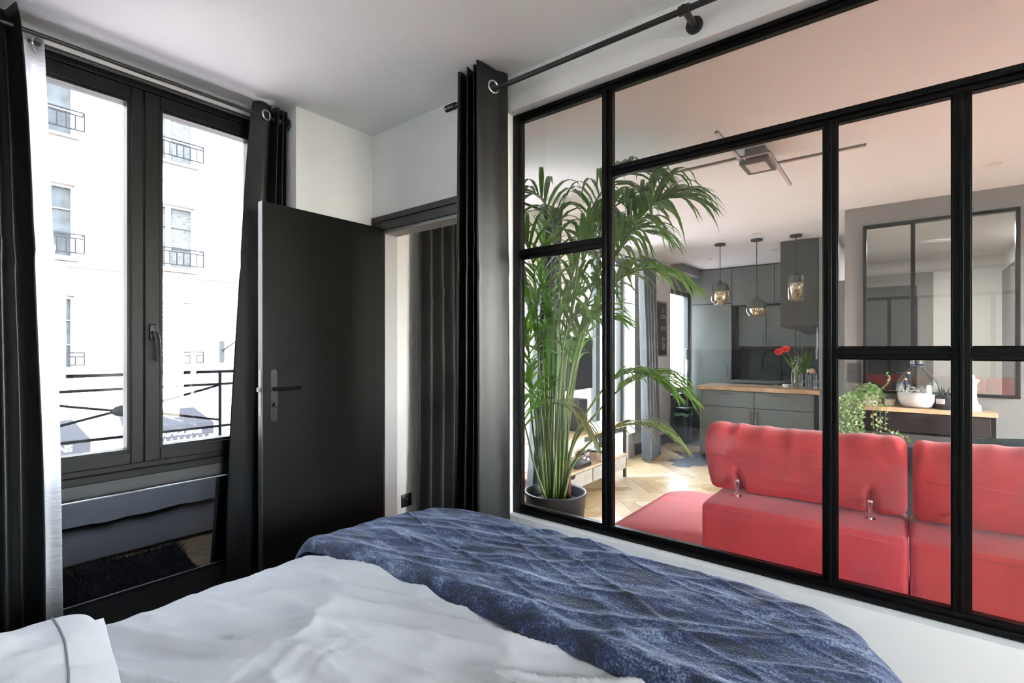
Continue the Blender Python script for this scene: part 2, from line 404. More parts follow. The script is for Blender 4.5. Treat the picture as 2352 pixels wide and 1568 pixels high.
# facade (bedroom stretch): pier by the partition, reveal, parapet and the strip over the window
wallobj('wall_window', [(1.351, XW0, 2.52, 2.98, 0, CH), (-1.3, .13, 2.75, 2.98, 0, CH), (.13, 1.351, 2.75, 2.98, 2.625, CH)], 'wall', 'white bedroom wall around the window, with the pier beside the black door')
wallobj('wall_parapet', [(.13, 1.351, 2.74, 2.98, 0, .852)], 'parapet', 'charcoal painted low wall under the bedroom window')
wallobj('wall_partition', [(XW0, XW1, 2.46, 2.56, 0, CH), (XW0, XW1, 1.72, 2.46, 2.115, CH), (XW0, XW1, 1.476, 1.72, 0, CH), (XW0, XW1, -1.5, 1.476, 0, .62),
                            (XW0, XW1, -1.5, 1.476, 2.515, CH), (XW0, XW1, -3.4, -1.5, 0, CH)], 'wall', 'white partition wall holding the black framed interior glazing')
wallobj('wall_back', [(-1.3, -1.12, -3.4, 2.98, 0, CH)], 'wall', 'white wall behind the headboard')
wallobj('wall_right', [(-1.3, .1, -3.4, -3.25, 0, CH), (1.6, XW0, -3.4, -3.25, 0, CH), (.1, 1.6, -3.4, -3.25, 0, .9), (.1, 1.6, -3.4, -3.25, 2.6, CH)], 'wall', 'white wall at the far side of the bedroom')
# living facade: three window openings
wallobj('wall_living', [(XW0, 2.26, 2.56, 3.0, 0, CH), (2.26, 3.72, 2.75, 3.0, 2.62, CH), (2.26, 3.72, 2.75, 3.0, 0, .3), (3.72, 4.75, 2.75, 3.0, 0, CH),
                         (4.75, 6.15, 2.80, 3.08, 2.60, CH), (4.75, 6.15, 2.80, 3.08, 0, .3), (6.15, 7.42, 2.80, 3.08, 0, CH)], 'wall_living', 'off-white facade wall of the living room between its windows')
wallobj('wall_kitchen', [(7.42, 7.5, 2.84, 3.0, 0, CH), (7.5, 8.5, 2.84, 3.0, 0, .70), (7.5, 8.5, 2.84, 3.0, 2.34, CH), (8.5, 8.95, 2.84, 3.0, 0, CH), (8.78, 8.95, .78, 2.84, 0, CH),
                          (7.42, 8.25, 2.62, 2.84, 2.56, CH)], 'greywall2', 'slate grey painted kitchen walls with the bulkhead over the narrow window')
wallobj('wall_hallway', [(6.66, 9.5, .60, .78, 0, CH)], 'greywall2', 'grey wall between the kitchen cabinets and the dark doorway')
wallobj('wall_hall', [(9.36, 9.5, -1.15, .60, 0, CH), (5.62, 9.36, -1.15, -1.03, 0, CH)], 'wall_living', 'dim hallway walls seen through the three-pane interior window')
wallobj('wall_console', [(5.5, 5.62, -3.4, -.70, 0, CH), (5.5, 5.62, .30, .44, 0, CH), (5.5, 5.62, -.70, .30, 0, 1.01), (5.5, 5.62, -.70, .30, 2.505, CH)], 'greywall', 'dark grey wall holding the three-pane interior window above the console')
wallobj('wall_end', [(XW1, 2.6, -3.55, -3.4, 0, CH), (4.8, 8.95, -3.55, -3.4, 0, CH), (2.6, 4.8, -3.55, -3.4, 0, .25), (2.6, 4.8, -3.55, -3.4, 2.5, CH)], 'wall_living', 'off-white end wall of the living room')
struct(MB().box(-1.3, XW0 + .05, -3.4, 3.0, CH, CH + .15).build('ceiling', 'ceiling'), 'smooth white bedroom ceiling', 'ceiling')
struct(MB().box(XW0 + .05, 9.5, -3.55, 3.08, CH, CH + .15).build('ceiling', 'ceiling_living'), 'smooth warm white living room ceiling', 'ceiling')
# baseboards
struct(MB().box(XW1, 2.26, 2.542, 2.56, 0, .15).build('baseboard_left', 'base', bevel=.003), 'black baseboard under the white pier with the socket', 'baseboard')
struct(MB().box(6.15, 7.42, 2.78, 2.80, 0, .15).box(6.13, 6.15, 2.80, 3.0, 0, .15).box(3.72, 4.75, 2.73, 2.75, 0, .15).build('baseboard_far', 'base', bevel=.003), 'black baseboard along the living room facade', 'baseboard')
struct(MB().box(7.42, 8.2, 2.82, 2.84, 0, .13).build('baseboard_kitchen', 'kitchen_dark'), 'grey baseboard under the narrow kitchen window', 'baseboard')
struct(MB().box(.13, 1.351, 2.715, 2.74, 0, .12).box(1.351, XW0, 2.50, 2.52, 0, .12).box(1.331, 1.351, 2.52, 2.74, 0, .12).build('baseboard_window', 'base'), 'black baseboard under the bedroom window', 'baseboard')

# ------------------------------------------------------------------ floors
def clip(poly, rect):
    x0, x1, y0, y1 = rect
    for ax, lim, sg in ((0, x0, 1), (0, x1, -1), (1, y0, 1), (1, y1, -1)):
        out = []
        for i in range(len(poly)):
            a, b = poly[i], poly[(i + 1) % len(poly)]
            da, db = sg * (a[ax] - lim), sg * (b[ax] - lim)
            if da >= 0: out.append(a)
            if da * db < 0: t = da / (da - db); out.append((a[0] + (b[0] - a[0]) * t, a[1] + (b[1] - a[1]) * t))
        poly = out
        if len(poly) < 3: return []
    return poly
PW, PL = .12, 5
def herring(ox, oy, rng):
    c = math.sqrt(.5)
    for a in range(-rng, rng):
        for b in range(-rng, rng):
            s = (a - b) % (2 * PL)
            if s == 0: r = (a, b, a + PL, b + 1, 0)
            elif s == 2 * PL - 1: r = (a, b, a + 1, b + PL, 1)
            else: continue
            g = .0012
            x0, y0, x1, y1 = r[0] * PW + g, r[1] * PW + g, r[2] * PW - g, r[3] * PW - g
            yield [(ox + (x - y) * c, oy + (x + y) * c) for x, y in ((x0, y0), (x1, y0), (x1, y1), (x0, y1))], r[4]
fl = sroot('floor', 'oak herringbone floor of the living room', 'floor', (5.4, 0, 0))
MB().box(XW0 + .05, 9.5, -3.55, 3.08, -.05, -.008).build('subfloor', 'joint', fl)
def tile_zone(x, y):
    return (x > 5.97 and y < 2.40) and not (x < 6.1 and y < 1.9) and not (6.95 < x < 7.5 and y > 2.2) or (x > 7.42) or (x > 5.9 and y < 1.7)
rest = MB(); shared = {}; cnt = 0
LIV = (XW1, 9.3, -3.4, 2.80)
for poly, o_ in herring(3.0, 0.0, 60):
    cx = sum(p[0] for p in poly) / 4; cy = sum(p[1] for p in poly) / 4
    if not (LIV[0] - .3 < cx < 7.75 and LIV[2] - .3 < cy < LIV[3] + .3): continue
    if tile_zone(cx - .35, cy + .1) and tile_zone(cx, cy) and cx > 6.4: continue
    pc = clip(poly, LIV)
    if len(pc) < 3: continue
    # visible through the glass: right of the planter, in front of the kitchen
    t_ = cx * FV.x + cy * FV.y; u_ = (cx * RV.x + cy * RV.y) / t_
    vis = (-.02 < u_ < .46) and (cy > .75) and cx > 2.0 and cx < 7.5
    if vis and cnt < 290:
        k = (o_, random.choice((0, 0, 1, 1, 1, 2, 3)))
        whole = len(pc) == 4 and all(abs(a[0] - b[0]) + abs(a[1] - b[1]) < 1e-6 for a, b in zip(poly, pc))
        if whole and k in shared:
            place_shared(shared[k], 'plank', (cx, cy, -.008), fl)
        else:
            o = MB().prism(pc, -.008, 0).build('plank', OAK[k[1]][k[0]], fl, at=(cx, cy, -.008))
            if whole: shared[k] = o.data
        cnt += 1
    else: rest.prism(pc, -.008, 0)
o = rest.build('far_planks', 'oak_joined', fl); o['kind'] = 'stuff'
# hexagonal tiles by the kitchen
HR = .13; hexme = None; hx = []
MB().box(7.3, 8.9, -.6, 2.84, -.004, .0005).build('tile_bed', 'grout', fl)
for i in range(-2, 20):
    for j in range(-8, 20):
        cx = 5.78 + i * HR * math.sqrt(3) / 2 * 1.0 * 1.0 + 0; cy = 0 + 0
        X = 5.78 + (i * HR * 1.5); Y = .2 + (j + (.5 if i % 2 else 0)) * HR * math.sqrt(3)
        ok = (X > 5.95 and Y < 2.30 and Y > .0) or (X > 7.45 and Y < 2.74)
        if X > 6.9 and X < 7.4 and Y > 2.1: ok = False
        if X < 6.2 and Y < 2.0: ok = False
        if X > 8.1 and Y < 2.9 and X > 8.25: ok = False
        if not ok or X > 8.85 or Y > 2.72: continue
        hx.append((X, Y))
for X, Y in hx:
    if hexme is None:
        o = MB().prism([(X + math.cos(PI / 3 * k) * (HR - .0015), Y + math.sin(PI / 3 * k) * (HR - .0015)) for k in range(6)], -.002, .003).build('hexagon_tile', 'hextile', fl, at=(X, Y, -.002)); hexme = o.data
    else: place_shared(hexme, 'hexagon_tile', (X, Y, -.002), fl)
fb = sroot('floor', 'oak herringbone floor of the bedroom', 'floor', (.3, 0, 0))
MB().box(-1.3, XW0 + .05, -3.4, 3.0, -.05, -.008).build('subfloor', 'joint', fb)
rest = MB()
for poly, o_ in herring(.3, .2, 34):
    pc = clip(poly, (-1.12, XW0 + .05, -3.25, 2.74))
    if len(pc) >= 3: rest.prism(pc, -.008, 0)
o = rest.build('planks', 'oak_joined', fb); o['kind'] = 'stuff'

# ------------------------------------------------------------------ bedroom window
WY = 2.745
w1 = sroot('window_1', 'black framed double casement window of the bedroom', 'window', (.75, WY, .85))
b = MB(); FX0, FX1, FZ0, FZ1 = .15, 1.33, .852, 2.625
b.box(FX0, FX0 + .05, WY, WY + .08, FZ0, FZ1).box(FX1 - .05, FX1, WY, WY + .08, FZ0, FZ1).box(FX0 + .05, FX1 - .05, WY, WY + .08, FZ1 - .045, FZ1).box(FX0 + .05, FX1 - .05, WY, WY + .08, FZ0, FZ0 + .03)
b.build('frame', 'frame', w1, bevel=.004)
b = MB().box(.13, 1.345, WY - .03, WY + .02, FZ0 - .028, FZ0 + .006); b.build('sill', 'frame', w1, bevel=.004)
b = MB().box(.14, 1.345, WY - .012, WY + .002, 2.585, 2.635); b.build('head_cover', 'frame', w1, bevel=.003)
def sash(x0, x1, gx0, gx1):
    y0, y1 = WY - .022, WY + .05; z0, z1, g0, g1 = .884, 2.578, .938, 2.518
    s_ = MB().box(x0, gx0, y0, y1, z0, z1).box(gx1, x1, y0, y1, z0, z1).box(gx0, gx1, y0, y1, g1, z1).box(gx0, gx1, y0, y1, z0, g0).build('sash', 'frame', w1, bevel=.004)
    q = .012
    MB().box(gx0, gx0 + q, y0 + .01, y1, g0, g1).box(gx1 - q, gx1, y0 + .01, y1, g0, g1).box(gx0 + q, gx1 - q, y0 + .01, y1, g1 - q, g1).box(gx0 + q, gx1 - q, y0 + .01, y1, g0, g0 + q).build('glazing_bead', 'frame', s_)
    MB().box(gx0 + .004, gx1 - .004, y0 + .03, y0 + .036, g0 + .004, g1 - .004).build('pane', 'glassout', s_)
    return s_
sash(.20, .7385, .275, .690); s2 = sash(.7415, 1.285, .803, 1.215)
b = MB().rbox(.757, .785, WY - .034, WY - .022, 1.44, 1.515, .005).cyl((.771, WY - .034, 1.475), (.771, WY - .062, 1.475), .009)
b.tube([(.771, WY - .062, 1.476), (.778, WY - .068, 1.455), (.782, WY - .068, 1.41), (.784, WY - .066, 1.345)], [.009, .010, .009, .008]); b.build('handle', mat('grey_window_handle', (.012, .012, .013), .4, spec=.3), s2, smooth=True)
# ------------------------------------------------------------------ glass panel heater under the window
HT = Matrix.Translation((0, 2.69, .34)) @ Matrix.Rotation(math.radians(4.6), 4, 'X') @ Matrix.Translation((0, -2.69, -.34))
h = thing('panel_heater', 'glossy black glass panel heater under the bedroom window', 'heater', (.74, 2.70, .34))
b = MB(); pts = []
X0, X1, Z0, Z1, r = .38, 1.088, .340, .775, .028
for cx, cz, a0 in ((X1 - r, Z0 + r, -90), (X1 - r, Z1 - r, 0), (X0 + r, Z1 - r, 90), (X0 + r, Z0 + r, 180)):
    for k in range(7): a = math.radians(a0 + k * 15); pts.append((cx + r * math.cos(a), cz + r * math.sin(a)))
b.prism_axis(pts, 2.690, 2.698, 'y').xf(HT).build('glass_panel', 'gloss', h, bevel=.0015)
b = MB(); P3 = [HT @ Vector((x, 2.692, z)) for x, z in pts]; b.tube(P3 + [P3[0]], .0035, 6).build('edge_trim', 'brushed', h, smooth=True)
MB().box(.43, 1.05, 2.70, 2.739, .38, .74).build('housing', 'blackplastic', h)
MB().box(.40, 1.09, 2.706, 2.712, .315, .337).build('lower_grille', 'blackplastic', h)

# ------------------------------------------------------------------ balcony guard outside
g = thing('balcony_railing', 'grey iron balcony railing just outside the bedroom window', 'railing', (.75, 3.15, .80))
RY = 3.15
b = MB().bar((-.4, RY, 1.268), (1.9, RY, 1.268), .04, .016); b.build('handrail', 'railing', g)
for z in (1.195, .950, .885): MB().bar((-.4, RY, z), (1.9, RY, z), .008, .014).build('rail', 'railing', g)
for x in (.30, 1.225, 1.345): MB().bar((x, RY, .80), (x, RY, 1.262), .014, .012, (0, 1, 0)).build('post', 'railing', g)
for x0, x1, z0, z1 in ((.30, .72, 1.175, 1.088), (.30, .72, .985, 1.078), (.82, 1.225, 1.088, 1.19), (.82, 1.225, 1.078, .985)): MB().bar((x0, RY, z0), (x1, RY, z1), .008, .012).build('brace', 'railing', g)
MB().sphere((.77, RY, 1.083), .055, 14, 10, (1, .18, .55)).build('rosette', 'railing', g, smooth=True)
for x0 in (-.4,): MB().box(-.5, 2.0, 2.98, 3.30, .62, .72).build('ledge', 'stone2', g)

# ------------------------------------------------------------------ curtains
def curtain(name, label, top, bot, z1, z0, m, group=None, rings=(), ring_axis=(0, 1, 0), ring_m='brushed', n=90, rows=34, wob=.012, ease=1.0, hem=True, parent=None, R=.024):
    T = catmull([(p[0], p[1], 0) for p in top], n); B = catmull([(p[0], p[1], 0) for p in bot], n)
    c = (T[0] + T[-1]) / 2
    root = thing(name, label, 'curtain', (c.x, c.y, z0), group)
    sd = random.random() * 50
    def fn(u, v):
        i = min(n, int(round(u * n))); k = v ** ease; p = T[i].lerp(B[i], k)
        w = wob * v * (1.3 if v < .9 else 1)
        tz = .012 * abs(math.sin(u * 17)) * (1 - v) ** 8
        p = p + Vector((N(p.x * 6 + sd, p.y * 6, v * 2.5) * w, N(p.x * 6, p.y * 6 + sd, v * 2.5 + 9) * w, 0))
        kk = math.exp(-((v - .32 - .03 * math.sin(u * 9)) / .012) ** 2) * .003
        return Vector((p.x + kk, p.y - kk, z1 + tz + (z0 - z1) * v))
    MB().grid(fn, n, rows * 2).build('fabric', m, root, smooth='all', solid=.003, recalc=False)
    for q in rings:
        ax = q[3] if len(q) > 3 else ring_axis
        MB().torus(q[:3], ax, R, .006, 28, 8).build('eyelet', ring_m, root, smooth='all')
    return root
def pleat(p0, p1, n, amp, ph=0.):
    p0 = Vector(p0); p1 = Vector(p1); d = (p1 - p0); nrm = Vector((-d.y, d.x)).normalized(); out = []
    for i in range(2 * n + 1):
        out.append(p0 + d * (i / (2 * n)) + nrm * amp * (1 if i % 2 else -1)); 
    return [(p.x, p.y) for p in out]
GB = 'black curtains hung on eyelets'
curtain('blackout_curtain', 'black blackout curtain at the left edge, beside the white sheer', pleat((.02, 2.61), (.305, 2.60), 4, .045), pleat((-.02, 2.56), (.385, 2.56), 4, .05), 2.66, .03, 'curtain', rings=[(.232, 2.600, 2.605, (.5, -1, 0))], ease=.55)
curtain('sheer_curtain', 'white sheer linen curtain beside the black curtain, in front of the window', [(.25, 2.66), (.29, 2.70), (.33, 2.655), (.36, 2.69), (.392, 2.665)], [(.25, 2.60), (.31, 2.64), (.37, 2.60), (.41, 2.635), (.455, 2.60)], 2.628, .10, 'sheer', rings=[(.375, 2.675, 2.595, (1, -1, 0))], ring_m='chrome', ease=.8)
curtain('blackout_curtain', 'black blackout curtain at the right side of the bedroom window, half behind the open door',
        [(1.165, 2.60), (1.20, 2.585), (1.235, 2.575), (1.258, 2.60), (1.268, 2.66), (1.282, 2.60), (1.29, 2.575), (1.303, 2.655), (1.315, 2.575), (1.325, 2.65), (1.334, 2.58), (1.342, 2.63)],
        [(1.03, 2.64), (1.09, 2.60), (1.14, 2.57), (1.17, 2.60), (1.18, 2.67), (1.20, 2.60), (1.215, 2.56), (1.24, 2.66), (1.27, 2.56), (1.29, 2.66), (1.31, 2.57), (1.325, 2.63)], 2.655, .03, 'curtain',
        rings=[(1.222, 2.575, 2.600, (.35, -1, 0))], ease=.75)
# curtain of the interior glazing, gathered at its end
curtain('blackout_curtain', 'black eyelet curtain gathered beside the interior glazing, right of the doorway',
        [(1.73, 1.675), (1.64, 1.612), (1.70, 1.605), (1.775, 1.62), (1.71, 1.578), (1.632, 1.548), (1.70, 1.553), (1.775, 1.58), (1.705, 1.525), (1.628, 1.505), (1.70, 1.515), (1.77, 1.54), (1.70, 1.50), (1.622, 1.482), (1.68, 1.466), (1.735, 1.452), (1.795, 1.446)],
        [(1.75, 1.72), (1.69, 1.69), (1.73, 1.67), (1.78, 1.68), (1.73, 1.63), (1.675, 1.61), (1.73, 1.60), (1.78, 1.62), (1.73, 1.57), (1.67, 1.55), (1.73, 1.55), (1.78, 1.57), (1.72, 1.53), (1.665, 1.51), (1.70, 1.475), (1.74, 1.448), (1.80, 1.436)],
        2.66, .02, 'curtain', rings=[(1.703, 1.455, 2.578, (-.25, -1, 0))], n=150, R=.026, ring_m='chrome', wob=.010)
# living room curtains
curtain('woven_curtain', 'charcoal woven curtain seen through the open doorway', pleat((2.17, 2.51), (2.74, 2.48), 6, .035), pleat((2.16, 2.51), (2.76, 2.46), 6, .04), 2.62, .02, 'curtain_weave', rings=[(2.24, 2.5, 2.57)])
curtain('slate_curtain', 'slate curtain behind the left part of the palm', pleat((3.50, 2.45), (3.74, 2.42), 4, .04), pleat((3.18, 2.36), (3.42, 2.36), 4, .045), 2.635, .02, 'curtain_blue', rings=[(3.555, 2.405, 2.585, (.25, -1, 0))], ring_m='chrome', R=.03)
curtain('slate_curtain', 'slate curtain beside the chalkboard, behind the right palm fronds', pleat((5.93, 2.63), (6.25, 2.60), 4, .05), pleat((5.80, 2.50), (6.27, 2.56), 4, .06), 2.56, .02, 'curtain_blue', rings=[(6.0, 2.57, 2.505, (.25, -1, 0))], ring_m='chrome', R=.035)
# rods
def rod(label, p0, p1, r, fin0=False, fin1=False, brackets=(), wall=None, name='curtain_rod', m='blackmetal'):
    p0 = Vector(p0); p1 = Vector(p1); d = (p1 - p0).normalized()
    root = thing(name, label, 'curtain rod', tuple((p0 + p1) / 2))
    MB().cyl(p0, p1, r, n=16).build('pole', m, root, smooth=True)
    for fl_, p, s in ((fin0, p0, -1), (fin1, p1, 1)):
        if fl_:
            q = MB(); a = p
            q.cyl(a, a + d * s * .008, r * 1.2).cyl(a + d * s * .010, a + d * s * .030, r * 1.5).cyl(a + d * s * .032, a + d * s * .052, r * 1.5).cyl(a + d * s * .054, a + d * s * .072, r * 1.5)
            q.build('finial', m, root, smooth=True)
    for bp, wp in brackets:
        bp = Vector(bp); wp = Vector(wp); dd = (wp - bp).normalized()
        MB().cyl(bp - dd * .016, wp - dd * .01, .012, n=14).cyl(bp - d * .018, bp + d * .018, r * 1.5).cyl(wp - dd * .012, wp, .030, n=24).build('bracket', m, root, smooth=True)
    return root
rod('front black curtain rod over the bedroom window', (.0, 2.600, 2.600), (1.325, 2.600, 2.600), .0095, brackets=[((1.30, 2.6, 2.600), (1.351, 2.6, 2.600))])
rod('rear thin rod over the bedroom window, carrying the sheer', (.0, 2.675, 2.597), (1.345, 2.675, 2.597), .0075, m='darkmetal')
rod('black curtain rod above the interior glazing with a round wall bracket', (1.72, 1.70, 2.578), (1.72, -1.4, 2.56), .011, fin0=True, brackets=[((1.72, .60, 2.572), (1.83, .60, 2.572)), ((1.72, -1.0, 2.563), (1.83, -1.0, 2.563))])
rod('thin black rod over the living room window left of the palm', (2.1, 2.45, 2.585), (3.78, 2.43, 2.585), .011, brackets=[((2.15, 2.45, 2.585), (2.15, 2.56, 2.585))])
rod('thin black rod over the living room window behind the palm', (4.6, 2.62, 2.505), (6.22, 2.62, 2.505), .011, brackets=[((6.28, 2.62, 2.505), (6.28, 2.8, 2.505)), ((4.65, 2.62, 2.505), (4.65, 2.75, 2.505))])

# ------------------------------------------------------------------ door and door frame
tr = sroot('trim_1', 'black door frame with a stepped head', 'door frame', (1.88, 2.1, 0))
b = MB().box(XW0 - .012, XW0, 1.69, 2.515, 2.148, 2.183).box(XW0 - .006, XW1 + .006, 1.72, 2.46, 2.098, 2.148).build('head', 'trimblack', tr, bevel=.003)
MB().box(XW0 + .01, XW1, 1.75, 2.445, 2.080, 2.099).build('stop_strip', mat('light_frame_strip', (.35, .35, .34), .5), tr)
MB().box(XW0 - .012, XW1 + .006, 2.440, 2.515, 0, 2.148).box(XW0 - .012, XW1 + .006, 1.69, 1.73, 0, 2.148).build('jamb', 'trimblack', tr, bevel=.003)
MB().box(XW0 + .02, XW1, 2.424, 2.440, 0, 2.085).build('hinge_strip', mat('light_jamb_strip', (.45, .45, .45), .5), tr)
d = thing('door_1', 'plain black door leaf standing open at right angles to the doorway', 'door', (1.47, 2.42, 0)); d['kind'] = 'structure'
MB().box(1.123, 1.822, 2.400, 2.440, .01, 2.105).build('leaf', 'door', d, bevel=.002)
MB().box(1.1185, 1.1228, 2.4005, 2.4395, .01, 2.105).build('leaf_edge', 'dooredge', d)
MB().rbox(1.1165, 1.1187, 2.409, 2.431, 1.08, 1.30, .001).build('lock_plate', mat('lock_plate_metal', (.14, .14, .14), .4, .5), d)
MB().box(1.105, 1.1175, 2.414, 2.426, 1.195, 1.215).build('latch', 'kitchen_metal', d)
hm = mat('dark_handle_metal', (.004, .004, .004), .35, 0, spec=.3)
pl = MB(); pts = [(1.175 + .017 * math.cos(a), z + .017 * math.sin(a)) for z, aa in ((1.285, 0), (1.065, PI)) for a in [aa + k * PI / 8 for k in range(9)]]
hp = pl.prism_axis(pts, 2.397, 2.400, 'y').build('handle_plate', hm, d, bevel=.001)
MB().cyl((1.175, 2.397, 1.207), (1.175, 2.360, 1.207), .008).tube([(1.172, 2.355, 1.207), (1.20, 2.350, 1.207), (1.255, 2.352, 1.206), (1.29, 2.358, 1.208)], [.009, .009, .008, .008]).build('lever', hm, hp, smooth=True)
MB().cyl((1.175, 2.397, 1.130), (1.175, 2.38, 1.130), .009).rbox(1.168, 1.182, 2.372, 2.381, 1.118, 1.14, .003).build('thumb_turn', hm, hp, smooth=True)
for z in (1.27, 1.08): MB().cyl((1.175, 2.3975, z), (1.175, 2.3955, z), .004).build('screw', hm, hp)

def socket(label, plane, u, v, z, sz, m, axis, n=1):
    root = thing('wall_socket', label, 'socket', (plane, u, z) if axis == 'x' else (u, plane, z))
    if axis == 'y':
        MB().rbox(u - sz / 2, u + sz / 2, plane - .009, plane, z - sz / 2, z + sz / 2, .003).build('faceplate', m, root, smooth=True)
        MB().torus((u, plane - .010, z), (0, 1, 0), sz * .30, .002, 28, 6).cyl((u, plane - .006, z), (u, plane - .0095, z), sz * .28, n=28).build('insert', m, root, smooth=True)
        MB().cyl((u, plane - .009, z + .012), (u, plane - .018, z + .012), .0025).build('earth_pin', 'brushed', root)
    else:
        MB().rbox(plane - .009, plane, u - sz / 2, u + sz / 2, z - sz * n / 2, z + sz * n / 2, .003).build('faceplate', m, root, smooth=True)
        for k in range(n):
            zz = z + (k - (n - 1) / 2) * sz
            MB().torus((plane - .010, u, zz), (1, 0, 0), sz * .36, .003, 28, 6).cyl((plane - .007, u, zz), (plane - .0115, u, zz), sz * .33, n=28).build('insert', m, root, smooth=True)
    return root
socket('black wall socket on the white pier seen through the doorway', 2.56, 2.12, 0, .413, .082, 'socket', 'y')
socket('dark double socket on the grey wall above the ivy', 5.5, .366, 0, 1.182, .088, 'greysocket', 'x', 2)
socket('dark light switch on the grey wall beside the kitchen', 6.66, .70, 0, 1.13, .08, 'greysocket', 'x')

# ------------------------------------------------------------------ interior glazing (steel frame)
w2 = sroot('window_2', 'black steel interior glazing between bedroom and living room', 'window', (1.9, 0, .62))
SX0, SX1 = 1.872, 1.912
def member(name, y0, y1, z0, z1, ridge=True):
    vert = (z1 - z0) > (y1 - y0)
    b = MB().box(SX0, SX1, min(y0, y1), max(y0, y1), z0, z1)
    if ridge:
        q = .004
        if vert: c = (y0 + y1) / 2; b.box(SX0 - .012, SX0, c - q, c + q, z0, z1)
        else: c = (z0 + z1) / 2; b.box(SX0 - .012, SX0, min(y0, y1), max(y0, y1), c - q, c + q)
    return b.build(name, 'steel', w2, bevel=.0012)
YL, YR = 1.463, -1.48
member('jamb', YL - .030, YL + .01, .622, 2.513, False); member('jamb', YR, YR + .04, .622, 2.513, False)
member('head_rail', YR + .04, YL - .03, 2.478, 2.513); member('bottom_rail', YR + .04, YL - .03, .622, .662)
m1 = (.958, .999); m2 = (.170, .207); m3 = (-.142, -.104); m4 = (-.93, -.89)
member('mullion', m1[0], m1[1], .662, 2.478)
for q in (m2, m3, m4): member('mullion', q[0], q[1], .662, 2.118)
member('transom', YR + .04, m1[0], 2.118, 2.156)
member('transom', m1[1], YL - .03, 1.826, 1.868)
member('transom', m3[1], m2[0], 1.370, 1.405); member('transom', m4[1], m3[0], 1.370, 1.405); member('transom', YR + .04, m4[0], 1.370, 1.405)
panes = [(m1[1], YL - .03, .662, 1.826), (m1[1], YL - .03, 1.868, 2.478), (YR + .04, m1[0], 2.156, 2.478), (m2[1], m1[0], .662, 2.118),
         (m3[1], m2[0], .662, 1.370), (m3[1], m2[0], 1.405, 2.118), (m4[1], m3[0], .662, 1.370), (m4[1], m3[0], 1.405, 2.118), (YR + .04, m4[0], .662, 1.370), (YR + .04, m4[0], 1.405, 2.118)]
for y0, y1, z0, z1 in panes:
    p = MB().box(1.889, 1.895, y0 + .001, y1 - .001, z0 + .001, z1 - .001).build('glass_pane', 'glass', w2)
    q = .0035; xx = (1.8955, 1.911)
    MB().box(1.877, 1.8885, y0, y0 + q, z0, z1).box(1.877, 1.8885, y1 - q, y1, z0, z1).box(1.877, 1.8885, y0 + q, y1 - q, z0, z0 + q).box(1.877, 1.8885, y0 + q, y1 - q, z1 - q, z1).build('glazing_bead', 'steel', p, bevel=.002)

# ------------------------------------------------------------------ living room windows
def simple_window(name, label, x0, x1, y, z0, z1, m='greysocket', mid=True, handle=None):
    root = sroot(name, label, 'window', ((x0 + x1) / 2, y, z0)); f = .07
    MB().box(x0, x0 + f, y, y + .07, z0, z1).box(x1 - f, x1, y, y + .07, z0, z1).box(x0 + f, x1 - f, y, y + .07, z0, z0 + f).box(x0 + f, x1 - f, y, y + .07, z1 - f, z1).build('frame', m, root, bevel=.004)
    c = (x0 + x1) / 2
    if mid: MB().box(c - .05, c + .05, y - .01, y + .07, z0 + f, z1 - f).build('meeting_stile', m, root, bevel=.004)
    for a, b_ in (((x0 + f, c - .05), (c + .05, x1 - f)) if mid else ((x0 + f, x1 - f),)):
        MB().box(a, b_, y + .03, y + .036, z0 + f, z1 - f).build('pane', 'glassout', root)
    if handle: MB().rbox(handle - .014, handle + .014, y - .012, y, 1.0, 1.07, .004).tube([(handle, y - .012, 1.04), (handle, y - .045, 1.04), (handle + .05, y - .05, 1.03), (handle + .06, y - .05, .95)], .009).build('handle', 'silver', root, smooth=True)
M['frame_grey'] = mat('grey_window_frame', (.06, .07, .07), .45)
simple_window('window_3', 'living room window behind the palm, near the bedroom', 2.26, 3.72, 2.86, .3, 2.62, 'frame_grey')
simple_window('window_4', 'second living room window, behind the right palm fronds', 4.75, 6.15, 2.97, .3, 2.60, 'frame_grey')
simple_window('window_5', 'narrow kitchen window beside the vacuum cleaner', 7.5, 8.5, 2.88, .70, 2.34, 'frame_grey', mid=False, handle=7.62)
simple_window('fill_window_6', 'added fill-light window in the end wall of the living room', 2.6, 4.8, -3.52, .25, 2.5, 'frame_grey')  # unseen window, added to bring fill daylight into the living room
simple_window('fill_window_8', 'added fill-light window in the bedroom wall opposite the street window', .1, 1.6, -3.38, .9, 2.6, 'frame_grey')  # also added out of view, fills the bedroom with sky light
struct(MB().box(-3, 10, -5.0, -3.56, 2.72, 2.9).build('sun_block_slab', 'stone'), 'added slab blocking the sun above the two fill-light windows', 'balcony')  # unseen slab put here to keep direct sun out of both fill windows
struct(MB().box(7.45, 8.3, 2.76, 2.84, .665, .70).build('trim_2', 'frame_grey', bevel=.004), 'grey sill of the narrow kitchen window', 'window sill')

